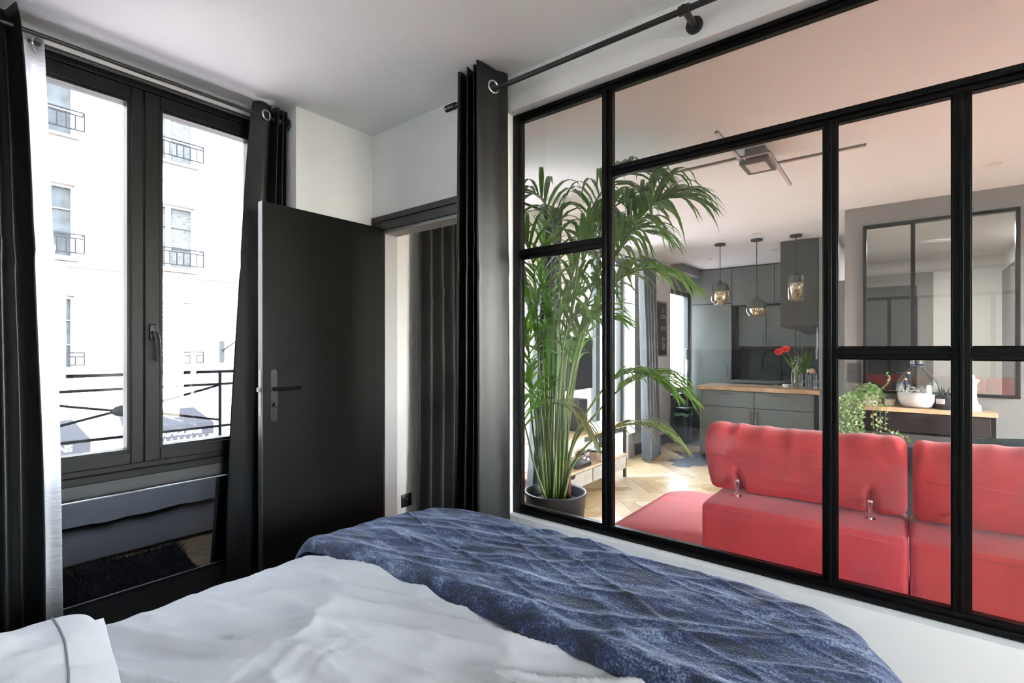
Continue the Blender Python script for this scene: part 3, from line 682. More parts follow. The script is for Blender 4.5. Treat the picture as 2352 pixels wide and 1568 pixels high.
# ------------------------------------------------------------------ bed
TOP = .645
BX0, BX1, BY0, BY1 = -.47, 1.668, -.03, 1.84
def bed_surface(x, y, drop_x=0, drop_y=0, over=0.):
    """height of the duvet top with wrinkles"""
    a = x * FV.x + y * FV.y; c = x * RV.x + y * RV.y      # depth and lateral
    w = 0.
    ed = min(1., max(.12, (1.84 - y) / .35))
    aa = a + .30 * c + .10 * N(x * 1.7, y * 1.7, 5)
    rd = lambda v: (1 - min(1., abs(v) * 2.4)) ** 2
    w += .026 * ed * rd(N(aa * 6.5, c * 1.0, 1)) + .024 * ed * rd(N(aa * 9.5 + 4, c * 1.9, 7)) + .006 * ed * rd(N(aa * 19, c * 4.5 + 3, 2))
    ab = a * .6 - c * .9
    w += .0045 * ed * rd(N(ab * 16, (a + c) * 3, 14)) * max(0., .4 + 1.5 * N(x * 3, y * 3, 8))
    w += .010 * N(x * 3 + 1, y * 3 + 2, 0) - .010
    return w
def prof(s, edge, r):
    """s: distance from the middle towards the edge of a sheet, returns (position, drop)"""
    s0 = edge - r
    if s < s0: return s, 0.
    q = s - s0; L = r * PI / 2
    if q < L: a = q / r; return s0 + r * math.sin(a), r * (1 - math.cos(a))
    return edge, r + (q - L)
def sheet(u0, u1, v0, v1, nu, nv, off, hang, rx=.11, edge_u0=None):
    def fn(i, j):
        U = u0 + (u1 - u0) * i; V = v0 + (v1 - v0) * j
        x, dx = prof(U, BX1 + off * .7, rx)
        yc = (BY0 + BY1) / 2; hy = (BY1 - BY0) / 2 + off * .7
        sg = 1 if V > yc else -1
        yy, dy = prof(abs(V - yc), hy, rx); y = yc + sg * yy
        drop = math.hypot(dx, dy) if min(dx, dy) < .5 else max(dx, dy)
        drop = max(dx, dy) + .35 * min(dx, dy)
        # rounded corner at the foot
        cr = .36; ex = x - (BX1 - cr); ey = abs(y - yc) - (hy - cr)
        if ex > 0 and ey > 0:
            rr = math.hypot(ex, ey)
            m_ = max(ex, ey); k = m_ / rr if rr > 1e-6 else 1
            x = BX1 - cr + ex * k; y = yc + sg * (hy - cr + ey * k)
        wz = bed_surface(x, y)
        fold = .006 * math.sin((x * 3 + y * 3) * 9 + N(x * 3, y * 3, 8) * 3) * min(1, drop / .2)
        z = TOP + wz - drop
        # gentle crown of the bed
        z += -.02 * max(0, (abs(y - yc) / hy)) ** 4
        x += fold * (1 if dx > dy else 0); y += fold * (1 if dy >= dx and dy > 0 else 0)
        o = off
        if edge_u0 is not None:
            dd = max(0., (U - edge_u0(V)))
            o = off * math.sqrt(max(0., 1 - (1 - min(dd / (off * 1.1), 1)) ** 2))
        return Vector((x, y, z + o * (1 if drop < .02 else max(0, 1 - drop / .3) * .6)))
    return MB().grid(fn, nu, nv)
bed = thing('bed', 'double bed with a pale grey base and a tufted grey headboard', 'bed', (.6, .84, 0))
MB().rbox(-.44, 1.58, .06, 1.77, .03, .36, .02).build('base', 'bedbase', bed, smooth=True)
MB().rbox(-.44, 1.56, .08, 1.74, .365, .585, .05, 4).build('mattress', 'whiteplastic', bed, smooth=True)
for x in (-.36, 1.52):
    for y in (.14, 1.68): MB().cyl((x, y, 0), (x, y, .035), .022, .028).build('leg', 'shelfwood', bed)
# tufted headboard
tuft = []
for j in range(6):
    for i in range(-1, 9):
        tuft.append((-.22 + (i + (.5 if j % 2 else 0)) * .27, .35 + j * .19))
def hb(u, v):
    y = -.25 + u * 2.2; z = .05 + v * 1.35
    k = 0
    for ty, tz in tuft:
        q = (y - ty) ** 2 + (z - tz) ** 2
        if q < .02: k += math.exp(-q / .0022)
    e = min(1, min(u, 1 - u) * 25) ** .5 * min(1, min(v + .3, 1 - v) * 16) ** .5
    return Vector((-.56 + .07 * e - .032 * min(1, k), y, z))
hbo = MB().grid(hb, 130, 80).build('headboard', 'headboard', bed, smooth='all')
MB().box(-.64, -.555, -.25, 1.95, .05, 1.40).build('headboard_frame', 'headboard', bed)
q = MB()
for ty, tz in tuft:
    if -.2 < ty < 1.9 and .3 < tz < 1.35:
        MB().sphere((-.508, ty, tz), .013, 10, 6, (.5, 1, 1)).build('button', 'headboard', hbo, smooth='all')
dv = sheet(-.30, BX1 + .28, BY0 - .28, BY1 + .28, 330, 330, .0, .3).build('duvet', 'duvet', smooth='all', recalc=False)
tag(dv, 'wrinkled grey cotton duvet spread over the bed', 'duvet')
# pillow
def pil(u, v, sgn):
    a = u * 2 - 1; c = v * 2 - 1
    e = max(0, (1 - abs(a) ** 3.2)) ** .5 * max(0, (1 - abs(c) ** 3.2)) ** .5
    x = .04 + a * (.325 - .03 * c * c * abs(a)); y = 1.345 + c * (.36 - .03 * a * a * abs(c)); x += .14 * (y - 1.68)
    wr = .012 * N(x * 7, y * 7, 2) + .006 * math.sin(x * 26 + y * 12 + 3 * N(x * 4, y * 4, 0)) + .004 * N(x * 22, y * 22, 7)
    zz = .70 + sgn * (.078 * e) + wr * e * 1.5
    return Vector((x, y, zz))
pr = thing('pillow', 'pale grey pillow lying at the head of the bed, lower left', 'pillow', (.04, 1.345, .63))
b = MB().grid(lambda u, v: pil(u, v, 1), 90, 90); b.grid(lambda u, v: pil(u, v, -1 if True else 1) , 90, 90)
b.build('pillowcase', 'pillow', pr, smooth='all')
fl2 = MB().grid(lambda u, v: Vector((.04 + (u * 2 - 1) * .328 + .14 * ((v * 2 - 1) * .37 - .335), 1.345 + (v * 2 - 1) * .37, .700 + .010 * N(u * 9, v * 9, 3) - .035 * max(abs(u * 2 - 1), abs(v * 2 - 1)) ** 6)), 60, 60).build('flange', 'pillow', pr, smooth='all', solid=.004)
sm = MB(); pts = []
for i in range(61):
    v = i / 60; p = pil(.86 + .012 * math.sin(v * 3), v, 1); pts.append(p + Vector((0, 0, .0015)))
sm.tube(pts, .0022, 6).build('seam', 'piping', pr, smooth='all')
# throw
thr_edge = lambda V: 1.00 + .035 * math.sin(V * 1.9 + .2)
def thr(i, j):
    pass
tb = MB()
def build_throw():
    off = .038; nu, nv = 190, 300
    v0, v1 = BY0 - .20, BY1 + .035
    yc = (BY0 + BY1) / 2
    def fn(i, j):
        V = v0 + (v1 - v0) * j; e0 = thr_edge(V); U = e0 + (BX1 + .30 - e0) * i
        x, dx = prof(U, BX1 + .02, .12)
        hy = (BY1 - BY0) / 2 + .02
        sg = 1 if V > yc else -1
        yy, dy = prof(abs(V - yc), hy, .12); y = yc + sg * yy
        drop = max(dx, dy) + .35 * min(dx, dy)
        cr = .36; ex = x - (BX1 - cr); ey = abs(y - yc) - (hy - cr)
        if ex > 0 and ey > 0:
            rr = math.hypot(ex, ey); m_ = max(ex, ey); k = m_ / rr if rr > 1e-6 else 1
            x = BX1 - cr + ex * k; y = yc + sg * (hy - cr + ey * k)
        z = TOP + .016 + bed_surface(x, y) * .35 - drop - .02 * max(0, (abs(y - yc) / hy)) ** 4
        # own long folds
        pf = math.sin((x - .25 * y) * 30 + N(x * 2, y * 1.2, 6) * 5)
        z += .0028 * (pf * abs(pf)) * (.3 + max(0, N(x * 2, y * 2, 9) + .3)) + .003 * N(x * 8, y * 4, 1) + .0035 * math.exp(-(N((x - .3 * y) * 4.5, y * .8, 3) / .035) ** 2)
        dd = max(0., U - e0); bump = math.exp(-((dd - .045) / .03) ** 2) * .010
        o = off * math.sqrt(max(0., 1 - (1 - min(dd / .035, 1)) ** 2)) - .006
        # end at the window side
        de = max(0., v1 - V); o2 = math.sqrt(max(0., 1 - (1 - min(de / .035, 1)) ** 2))
        side = .006 * math.sin(y * 60 + 4 * N(0, y * 4, 2)) * min(1, dx / .1) + .02 * min(1, dx / .2)
        return Vector((x + side, y, z + o * (.25 + .75 * o2) + bump))
    return MB().grid(fn, nu, nv)
tb = build_throw().build('throw_blanket', 'velvet', smooth='all', recalc=False)
tag(tb, 'navy velvety throw blanket folded across the foot of the bed', 'blanket')
# rug with shaggy pile
rg = thing('shaggy_rug', 'black shaggy rug on the floor between bed and window', 'rug', (.6, 2.2, 0))
MB().box(-.1, 1.15, 1.80, 2.62, .001, .02).build('backing', 'rug', rg)
b = MB(); rr = random.Random(3)
for k in range(15000):
    x = rr.uniform(-.1, 1.15); y = rr.uniform(1.80, 2.62); a = rr.uniform(0, 2 * PI); hh = rr.uniform(.03, .055)
    nx = N(x * 5, y * 5, 0) * .06; ny = N(x * 5, y * 5, 9) * .06
    w = .0035; c, s = math.cos(a) * w, math.sin(a) * w
    b.add([(x - c, y - s, .018), (x + c, y + s, .018), (x + nx + rr.uniform(-.012, .012), y + ny + rr.uniform(-.012, .012), .02 + hh * .8)], [(0, 1, 2)])
o = b.build('pile', 'rug', rg, recalc=False); o['kind'] = 'stuff'
# ------------------------------------------------------------------ planter with kentia palm
PC = Vector((2.843, 1.871, 0))
pl = thing('potted_palm', 'tall kentia palm in a dark grey round planter behind the glass', 'plant', tuple(PC))
b = MB().lathe([(.130, 0), (.150, .005), (.190, .25), (.208, .415), (.212, .425), (.210, .435), (.200, .437), (.193, .43), (.185, .36), (.001, .355)], PC, 56)
b.build('planter', 'pot', pl, smooth=True)
MB().lathe([(.184, .365), (.12, .372), (.001, .378)], PC, 40).build('soil', 'soil', pl, smooth='all')
def LP(px_off, depth, z):     # metres to the right as the viewer sees it, metres deeper, height
    return PC + RV * px_off + FV * depth + Vector((0, 0, z))
prs = random.Random(11)
def leaflet_mesh(base, d, ln, w, droop, seg=6, twist=0.):
    d = d.normalized(); side = d.cross(Vector((0, 0, 1)))
    side = side.normalized() if side.length > .05 else Vector((1, 0, 0))
    if twist: side = (Matrix.Rotation(twist, 3, d) @ side)
    vs_ = []; fs_ = []; p = Vector(base); dd = d.copy(); st = ln / seg
    for i in range(seg + 1):
        t = i / seg; ww = w * (.35 + 2.6 * t) if t < .25 else w * (1 - ((t - .25) / .75) ** 1.7)
        ww = max(ww, .0006); nrm = side.cross(dd).normalized()
        vs_ += [p - side * ww / 2 + nrm * ww * .18, p.copy(), p + side * ww / 2 + nrm * ww * .18]
        p = p + dd * st; dd = (dd + Vector((0, 0, -droop * st * (1 + 1.2 * t)))).normalized()
    for i in range(seg):
        a = i * 3; fs_ += [(a, a + 1, a + 4, a + 3), (a + 1, a + 2, a + 5, a + 4)]
    return vs_, fs_
LEAFN = [0]; foliage = MB()
def frond(pts, n, ln, w, t0=.42, droop=3.2, ang=55, m='palm1', indiv=True, sides=(1, -1), sidevec=None, taper=.55, updir=.25, r0=.011):
    sp = catmull(pts, 48)
    st = MB().tube(sp, [r0 * (1 - .78 * i / 48) for i in range(49)], 6).build('frond', 'stem', pl, smooth='all')
    for k in range(n):
        t = t0 + (1 - t0) * (k + .5) / n; i = min(47, int(t * 48)); base = sp[i].lerp(sp[i + 1], t * 48 - i)
        tan = (sp[i + 1] - sp[i]).normalized()
        sv = sidevec if sidevec is not None else tan.cross(Vector((0, 0, 1)))
        if sv.length < .05: sv = RV.copy()
        sv = (sv - tan * sv.dot(tan)).normalized(); upv = sv.cross(tan).normalized()
        if upv.z < 0: upv = -upv
        for s in sides:
            q = (t - t0) / (1 - t0); L = ln * (.55 + 1.6 * q - 1.6 * q * q) * prs.uniform(.88, 1.1)
            L *= (1 - (1 - taper) * q * q)
            a = math.radians(ang * (1 - .55 * q) + prs.uniform(-7, 7))
            d_ = tan * math.cos(a) + sv * s * math.sin(a) + upv * (updir + prs.uniform(-.12, .12))
            v_, f_ = leaflet_mesh(base, d_, L, w * prs.uniform(.8, 1.15), droop * prs.uniform(.8, 1.25), twist=prs.uniform(-.5, .5))
            if indiv and LEAFN[0] < 300:
                LEAFN[0] += 1
                MB().add(v_, f_).build('leaflet', m if prs.random() < .75 else 'palm2', st, smooth='all', recalc=False)
            else: foliage.add(v_, f_)
frond([LP(.04, .0, .40), LP(.06, .0, .9), LP(.13, -.05, 1.4), LP(.22, -.12, 1.75), LP(.33, -.2, 2.02), LP(.46, -.28, 2.14), LP(.58, -.34, 2.10)], 20, .60, .034, .44, 3.2, 58, indiv=False)
frond([LP(.02, .03, .40), LP(.05, .05, .9), LP(.10, .08, 1.5), LP(.20, .1, 2.0), LP(.33, .08, 2.3), LP(.50, .02, 2.42), LP(.66, -.05, 2.36)], 20, .52, .032, .46, 3.4, 58, indiv=False)
frond([LP(.05, -.03, .40), LP(.12, -.06, .8), LP(.28, -.10, 1.1), LP(.44, -.14, 1.24), LP(.60, -.18, 1.22), LP(.74, -.22, 1.10)], 18, .38, .026, .46, 4.0, 48, 'palm2', indiv=False)
# big arching fronds (offset right, depth, height)
frond([LP(.03, 0, .40), LP(.07, .02, .9), LP(.18, 0, 1.45), LP(.32, -.08, 1.85), LP(.47, -.16, 2.15), LP(.62, -.24, 2.33), LP(.76, -.30, 2.34)], 34, .78, .036, .46, 2.7, 62)
frond([LP(.0, .02, .40), LP(.02, .02, 1.0), LP(.10, .02, 1.6), LP(.17, -.04, 2.1), LP(.26, -.15, 2.38), LP(.42, -.3, 2.50), LP(.58, -.4, 2.46)], 24, .56, .034, .50, 4.2, 60)
frond([LP(.05, .03, .40), LP(.10, .05, .9), LP(.18, .05, 1.4), LP(.32, 0, 1.74), LP(.48, -.1, 1.90), LP(.64, -.2, 1.90), LP(.80, -.28, 1.80)], 26, .50, .034, .44, 3.8, 50, 'palm2')
frond([LP(-.02, 0, .40), LP(-.02, -.02, .95), LP(.02, -.06, 1.5), LP(.02, -.1, 1.95), LP(-.04, -.16, 2.25), LP(-.14, -.24, 2.38), LP(-.26, -.3, 2.30)], 15, .50, .036, .50, 4.5, 55)
frond([LP(.06, -.02, .40), LP(.12, -.02, .75), LP(.30, -.05, 1.0), LP(.48, -.1, 1.18), LP(.66, -.15, 1.22), LP(.84, -.2, 1.08)], 14, .46, .028, .50, 3.8, 45, 'palm2')
frond([LP(.05, -.05, .40), LP(.11, -.06, .62), LP(.24, -.1, .80), LP(.42, -.14, .90), LP(.62, -.18, .90), LP(.78, -.2, .78)], 14, .36, .026, .45, 4.0, 45, 'palm3')
frond([LP(-.03, -.03, .40), LP(-.05, -.05, .75), LP(-.05, -.1, 1.0), LP(.02, -.14, 1.04), LP(.14, -.2, .96), LP(.22, -.22, .82)], 10, .34, .026, .5, 5.0, 45, 'palm3')
frond([LP(-.04, .0, .40), LP(-.08, .0, .9), LP(-.12, -.03, 1.4), LP(-.14, -.08, 1.85), LP(-.2, -.12, 2.1), LP(-.3, -.15, 2.15)], 13, .5, .034, .50, 3.6, 50)
frond([LP(.0, .04, .40), LP(.04, .05, 1.0), LP(.08, .1, 1.5), LP(.14, .12, 1.95), LP(.26, .10, 2.2), LP(.42, .05, 2.22)], 13, .5, .034, .46, 3.6, 55)
frond([LP(-.02, -.05, .40), LP(.0, -.08, .8), LP(.02, -.14, 1.2), LP(.05, -.2, 1.5), LP(.12, -.26, 1.62), LP(.22, -.3, 1.58)], 12, .44, .034, .46, 5.5, 55)
foliage_m = 'palm2'
for pts in ([LP(-.06, .02, .40), LP(-.12, .02, .8), LP(-.16, 0, 1.15), LP(-.2, -.04, 1.5), LP(-.3, -.06, 1.7), LP(-.42, -.06, 1.66)],
            [LP(-.06, .05, .40), LP(-.14, .08, .75), LP(-.17, .1, 1.1), LP(-.18, .1, 1.4), LP(-.12, .1, 1.7), LP(-.1, .05, 1.95)],
            [LP(.02, .02, .40), LP(.02, .1, .9), LP(.0, .15, 1.3), LP(-.05, .18, 1.7), LP(-.06, .2, 2.05), LP(-.05, .2, 2.3)],
            [LP(-.05, .0, .40), LP(-.1, -.02, .7), LP(-.13, -.08, .95), LP(-.18, -.12, 1.15), LP(-.28, -.16, 1.2), LP(-.38, -.2, 1.08)],
            [LP(.03, .05, .40), LP(.08, .12, .8), LP(.14, .2, 1.2), LP(.22, .26, 1.5), LP(.36, .3, 1.66), LP(.52, .3, 1.6)],
            [LP(.0, .0, .40), LP(-.03, .02, .8), LP(-.05, .0, 1.2), LP(-.02, -.02, 1.45), LP(.06, -.06, 1.68), LP(.18, -.1, 1.76)],
            [LP(.02, -.03, .40), LP(.04, -.04, .8), LP(.10, -.06, 1.25), LP(.16, -.1, 1.5), LP(.26, -.16, 1.62), LP(.36, -.2, 1.58)],
            [LP(-.03, .02, .40), LP(-.08, .05, .9), LP(-.12, .08, 1.4), LP(-.2, .1, 1.75), LP(-.3, .1, 1.9), LP(-.4, .08, 1.85)],
            [LP(-.07, -.05, .40), LP(-.14, -.07, .6), LP(-.2, -.1, .85), LP(-.24, -.14, 1.0), LP(-.28, -.2, 1.02), LP(-.3, -.24, .92)],
            [LP(.0, -.02, .40), LP(.0, -.04, 1.0), LP(.05, -.05, 1.6), LP(.14, -.08, 2.0), LP(.26, -.12, 2.2), LP(.42, -.18, 2.2)]):
    frond(pts, 15, .44, .034, .42, 3.4, 42, indiv=False, updir=.35, r0=.009)
for k in range(9):
    a = prs.uniform(-.09, .07); b_ = prs.uniform(-.06, .06)
    foliage.add(*leaflet_mesh(LP(a, b_, .9 + prs.uniform(0, .3)), Vector((a * 1.2, b_, 1)), prs.uniform(.5, .9), .03, .2))
o = foliage.build('foliage', 'palm2', pl, smooth='all', recalc=False); o['kind'] = 'stuff'
for (a, b_, z) in ((.03, .02, .78), (.085, -.01, .70), (-.02, .03, .66)):
    MB().tube([LP(a, b_, .37), LP(a, b_, .55), LP(a * 1.1, b_, z)], [.022, .017, .009], 10).build('husk', 'husk', pl, smooth='all')
for k in range(8):
    a = -.10 + .025 * k; MB().tube([LP(a * .7, -.03, .38), LP(a, -.05, .7), LP(a * 1.1, -.05, 1.15), LP(a * 1.2, -.03, 1.6)], [.009, .008, .006, .003], 6).build('stem', 'stem', pl, smooth='all')

# ------------------------------------------------------------------ red sofa
sf = thing('red_sofa', 'red felt corner sofa seen from behind through the glazing', 'sofa', (2.8, 0, 0))
def soft(x0, x1, y0, y1, z0, z1, r, name, m='red', parent=sf, amp=.004, seg=5):
    bm = bmesh.new(); bmesh.ops.create_cube(bm, size=1)
    for v in bm.verts: v.co = Vector(((x0 + x1) / 2 + v.co.x * (x1 - x0), (y0 + y1) / 2 + v.co.y * (y1 - y0), (z0 + z1) / 2 + v.co.z * (z1 - z0)))
    bmesh.ops.bevel(bm, geom=list(bm.edges), offset=r, segments=seg, affect='EDGES', profile=.5)
    bmesh.ops.subdivide_edges(bm, edges=[e for e in bm.edges if e.calc_length() > .12], cuts=5, use_grid_fill=True)
    for v in bm.verts:
        n_ = N(v.co.x * 5, v.co.y * 5, v.co.z * 5) * amp; v.co += Vector((n_, n_, n_))
    bm.verts.index_update(); b = MB().add([v.co.copy() for v in bm.verts], [tuple(v.index for v in f.verts) for f in bm.faces]); bm.free()
    return b.build(name, m, parent, smooth='all')
def seatpoly():
    pts = [(2.62, 1.27), (2.62, -1.70), (3.43, -1.70)]
    return pts
# seat with generous rounding: outline polygon extruded
b = MB(); ol = []
def arc(cx, cy, r, a0, a1, n=8): return [(cx + r * math.cos(math.radians(a0 + (a1 - a0) * k / n)), cy + r * math.sin(math.radians(a0 + (a1 - a0) * k / n))) for k in range(n + 1)]
ol = arc(2.30, 1.22, .05, 180, 90, 4) + arc(3.20, 1.05, .22, 90, 0, 10) + [(3.43, -1.7), (2.25, -1.7)]
zs = [(.16, 0), (.40, 0), (.428, -.008), (.446, -.03), (.452, -.07), (.454, -.13)]
cxm, cym = 2.85, -.2
rings = []
for z, off in zs:
    ring = []
    for (x, y) in ol:
        dx = x - cxm; dy = y - (0.6 if y > .6 else y); L = math.hypot(dx, dy) or 1
        ring.append(Vector((x + off * dx / L, y + off * (dy / L if y > .6 else 0), z)))
    rings.append(ring)
n_ = len(ol)
vv = [p for r_ in rings for p in r_]; ff = []
for i in range(len(rings) - 1):
    for k in range(n_): k2 = (k + 1) % n_; ff.append((i * n_ + k, i * n_ + k2, (i + 1) * n_ + k2, (i + 1) * n_ + k))
ff += [tuple(range((len(rings) - 1) * n_, len(rings) * n_)), tuple(range(n_))[::-1]]
b.add(vv, ff).build('seat', 'red', sf, smooth=True)
mods = [(.712, -.008), (-.012, -.735), (-.740, -1.46)]
for i, (ya, yb) in enumerate(mods):
    bk = soft(2.25, 2.66, yb, ya, .12, .722, .022, 'back_block', amp=.003)
    # stitched seam below the top edge and at the corner
    MB().tube([(2.2515, ya - .015, .702), (2.2515, (ya + yb) / 2, .703), (2.2515, yb + .015, .702)], .0022, 6).build('seam', 'redseam', bk, smooth='all')
    if i == 0: MB().tube([(2.258, ya - .007, .15), (2.258, ya - .007, .70)], .0025, 6).build('seam', 'redseam', bk, smooth='all')
def backcushion(y0, y1, sd):
    prof_ = [(2.500, .735), (2.47, .78), (2.425, .86), (2.395, .94), (2.39, .99), (2.405, 1.025), (2.44, 1.046), (2.50, 1.05), (2.56, 1.03), (2.60, .98), (2.62, .90), (2.63, .80), (2.61, .735)]
    P = catmull([(a, 0, c) for a, c in prof_], 56)
    def fn(u, v):
        y = y0 + (y1 - y0) * u
        e = min(u, 1 - u) * abs(y1 - y0); sh = math.sqrt(max(0., 1 - (1 - min(e / .038, 1)) ** 2))
        p = P[min(56, int(round(v * 56)))]; c = Vector((2.50, 0, .89))
        q = c + (Vector((p.x, 0, p.z)) - c) * (.80 + .20 * sh)
        # seam crease and pinch around the rods
        cr = -.010 * math.exp(-((p.z - .855) / .008) ** 2) if p.x < 2.5 else 0
        for ry in (y0 - (y0 - y1) * .18, y1 + (y0 - y1) * .155):
            if p.x < 2.52: cr -= .055 * math.exp(-((y - ry) / .014) ** 2) * max(0, min(1, (.86 - p.z) / .07))
        wv = .008 * N(y * 7 + sd, p.z * 8, p.x * 5) + .004 * N(y * 18 + sd, p.z * 14, 3) + .0022 * math.sin(y * 55 + 6 * N(y * 5, p.z * 3, sd)) * max(0, min(1, (p.z - .93) / .06))
        return Vector((q.x - cr - wv, y, q.z + wv))
    b = MB().grid(fn, 110, 56); nu = 111; n0 = len(b.v)
    for col in (0, 110):
        idx = [j * nu + col for j in range(57)]; b.f.append(tuple(idx))
    c = b.build('back_cushion', 'red', sf, smooth='all')
    MB().tube([(fn(k / 40, .21)) + Vector((-.004, 0, 0)) for k in range(2, 39)], .0018, 6).build('seam', 'redseam', c, smooth='all')
    return c
for k, (ya, yb) in enumerate([(.745, -.006), (-.022, -.775), (-.79, -1.54)]):
    backcushion(ya, yb, k * 9.)
    for ry in (ya - (ya - yb) * .18, yb + (ya - yb) * .155):
        MB().cyl((2.445, ry, .720), (2.445, ry, .79), .0085, n=14).cyl((2.445, ry, .7215), (2.445, ry, .7245), .020, n=20).sphere((2.447, ry, .79), .012, 12, 8).build('chrome_rod', 'chrome', sf, smooth=True)
for x, y in ((2.4, 1.1), (3.3, 1.0), (2.4, -1.6), (3.3, -1.6)): MB().cyl((x, y, 0), (x, y, .16), .02, n=12).build('leg', 'chrome', sf, smooth=True)
def cushion(name, label, c, sx, sy, sz, m, tilt, rz=0):
    mt = Matrix.Translation(c) @ Matrix.Rotation(rz, 4, 'Z') @ Matrix.Rotation(tilt, 4, 'Y')
    b = MB()
    for sg in (1, -1):
        b.grid(lambda u, v: mt @ Vector((sg * sx / 2 * (max(0, 1 - abs(u * 2 - 1) ** 2.6) * max(0, 1 - abs(v * 2 - 1) ** 2.6)) ** .5, (u * 2 - 1) * sy / 2 * (1 - .08 * (v * 2 - 1) ** 2), (v * 2 - 1) * sz / 2 * (1 - .08 * (u * 2 - 1) ** 2))), 26, 26)
    return tag(b.build(name, m, smooth='all'), label, 'cushion')
cushion('cushion', 'dark teal velvet cushion behind the right sofa backrest', (2.80, -.42, .84), .14, .46, .42, 'teal', -.12, .1)
cushion('cushion', 'slate blue cushion between the teal cushion and the backrest', (2.76, -.05, .775), .12, .42, .42, 'blueviolet', -.2, -.1)

# ------------------------------------------------------------------ TV bench, television and what stands on it
tv = thing('tv_bench', 'low TV bench with metal frame and pale drawers, beside the palm', 'tv stand', (4.28, 2.56, 0))
for x in (3.52, 5.03):
    for y in (2.40, 2.70): MB().box(x, x + .028, y, y + .028, 0, .56).build('leg', 'darkmetal', tv)
MB().box(3.50, 5.08, 2.385, 2.735, .56, .582).build('top_shelf', 'shelfwood', tv, bevel=.002)
MB().box(3.548, 5.03, 2.40, 2.73, .10, .245).build('drawer_case', 'greywood', tv)
MB().box(3.50, 5.06, 2.39, 2.73, .245, .265).build('lower_shelf', 'shelfwood', tv, bevel=.002)
for x in (3.56, 4.30):
    f = MB().box(x, x + .72, 2.388, 2.3995, .108, .238).build('drawer_front', 'greywood', tv, bevel=.002)
    q = MB(); c = x + .36; q.prism_axis([(c + .045 * math.cos(a), .2375 + .035 * -math.sin(a)) for a in [PI * k / 12 for k in range(13)]], 2.3865, 2.3878, 'y').build('finger_cutout', 'blackplastic', f)
tel = thing('television', 'black flat television behind the palm, between the windows', 'television', (4.27, 2.66, .582))
MB().rbox(3.82, 4.72, 2.63, 2.665, .98, 1.52, .006).build('casing', 'blackplastic', tel, smooth=True)
MB().box(3.835, 4.705, 2.627, 2.6305, .995, 1.505).build('screen', 'screen', tel)
MB().box(4.20, 4.34, 2.665, 2.748, 1.18, 1.32).build('wall_bracket', 'blackplastic', tel)
sp = thing('speaker', 'black loudspeaker box under the television', 'speaker', (4.33, 2.6, .582))
MB().rbox(4.24, 4.42, 2.52, 2.68, .583, .90, .006).build('cabinet', 'blackplastic', sp, smooth=True)
for z, r in ((.67, .055), (.81, .03)): MB().lathe([(r, 0), (r * .9, -.006), (r * .3, -.02), (.001, -.012)], (4.33, 2.519, z), 24, axis=(0, -1, 0)).build('driver', 'darkmetal', sp, smooth=True)
rt = MB().rbox(4.05, 4.32, 2.42, 2.60, .2655, .296, .006).build('set_top_box', 'blackplastic', smooth=True); tag(rt, 'flat black set-top box on the lower shelf of the TV bench', 'set-top box')
tag(MB().rbox(4.52, 4.80, 2.42, 2.56, .2655, .335, .004).build('cardboard_box', 'pinkbox', smooth=True), 'beige box lying on the lower shelf of the TV bench', 'box')
tag(MB().rbox(4.55, 4.74, 2.44, 2.60, .3355, .352, .004).build('game_console', 'blackplastic', smooth=True), 'thin black box on top of the beige box', 'electronics')
b = MB(); rr = random.Random(5)
for k in range(5):
    p = [Vector((4.36 + rr.uniform(-.03, .12), 2.55 + rr.uniform(-.06, .06), .272 + rr.uniform(0, .12))) for _ in range(7)]; b.tube(catmull(p, 40), .003, 5)
tag(b.build('cables', 'blackplastic', smooth='all'), 'tangle of black cables on the lower shelf of the TV bench', 'cables', kind='stuff')
tag(MB().rbox(5.60, 5.72, 2.952, 2.966, .78, .95, .004).build('thermostat', 'greysocket', smooth=True), 'small grey control box on the window frame behind the palm', 'control box') if False else None

# chalkboard
cb = thing('chalkboard', 'framed black chalkboard with white handwriting between curtain and narrow window', 'chalkboard', (6.98, 2.79, 1.3))
MB().box(6.70, 7.20, 2.785, 2.797, 1.31, 2.07).build('board', 'chalk', cb)
MB().box(6.68, 6.705, 2.775, 2.798, 1.29, 2.09).box(7.195, 7.22, 2.775, 2.798, 1.29, 2.09).box(6.705, 7.195, 2.775, 2.798, 2.065, 2.09).box(6.705, 7.195, 2.775, 2.798, 1.29, 1.315).build('frame', 'brownframe', cb, bevel=.003)
def text(s, size, loc, rot, m, parent=None, ext=.001, name='lettering', bold=0.0, sx=1.):
    cu = bpy.data.curves.new(name, 'FONT'); cu.body = s; cu.size = size; cu.extrude = ext; cu.offset = bold; cu.align_x = 'CENTER'
    cu.materials.append(M[m]); o = bpy.data.objects.new(name, cu); COL.objects.link(o)
    o.location = Vector(loc) - (W[parent.name] if parent else Vector()); o.rotation_euler = rot; o.scale = (sx, 1, 1); bpy.context.view_layer.update()
    me = bpy.data.meshes.new_from_object(o.evaluated_get(bpy.context.evaluated_depsgraph_get())); q = bpy.data.objects.new(name, me); COL.objects.link(q)
    q.location = o.location; q.rotation_euler = rot; q.parent = parent; bpy.data.objects.remove(o); W[q.name] = Vector(loc); return q
for s, z, x in (('Ly', 1.94, 7.1), ('LOB', 1.84, 7.08), ('-', 1.77, 7.12), ('DOS', 1.67, 7.09), ('De', 1.52, 7.1), ('Tie', 1.44, 7.1), ('Ril', 1.38, 7.1)):
    text(s, .085, (x, 2.784, z), (PI / 2, 0, 0), 'lettering', cb, .0006, 'chalk_writing', .001)
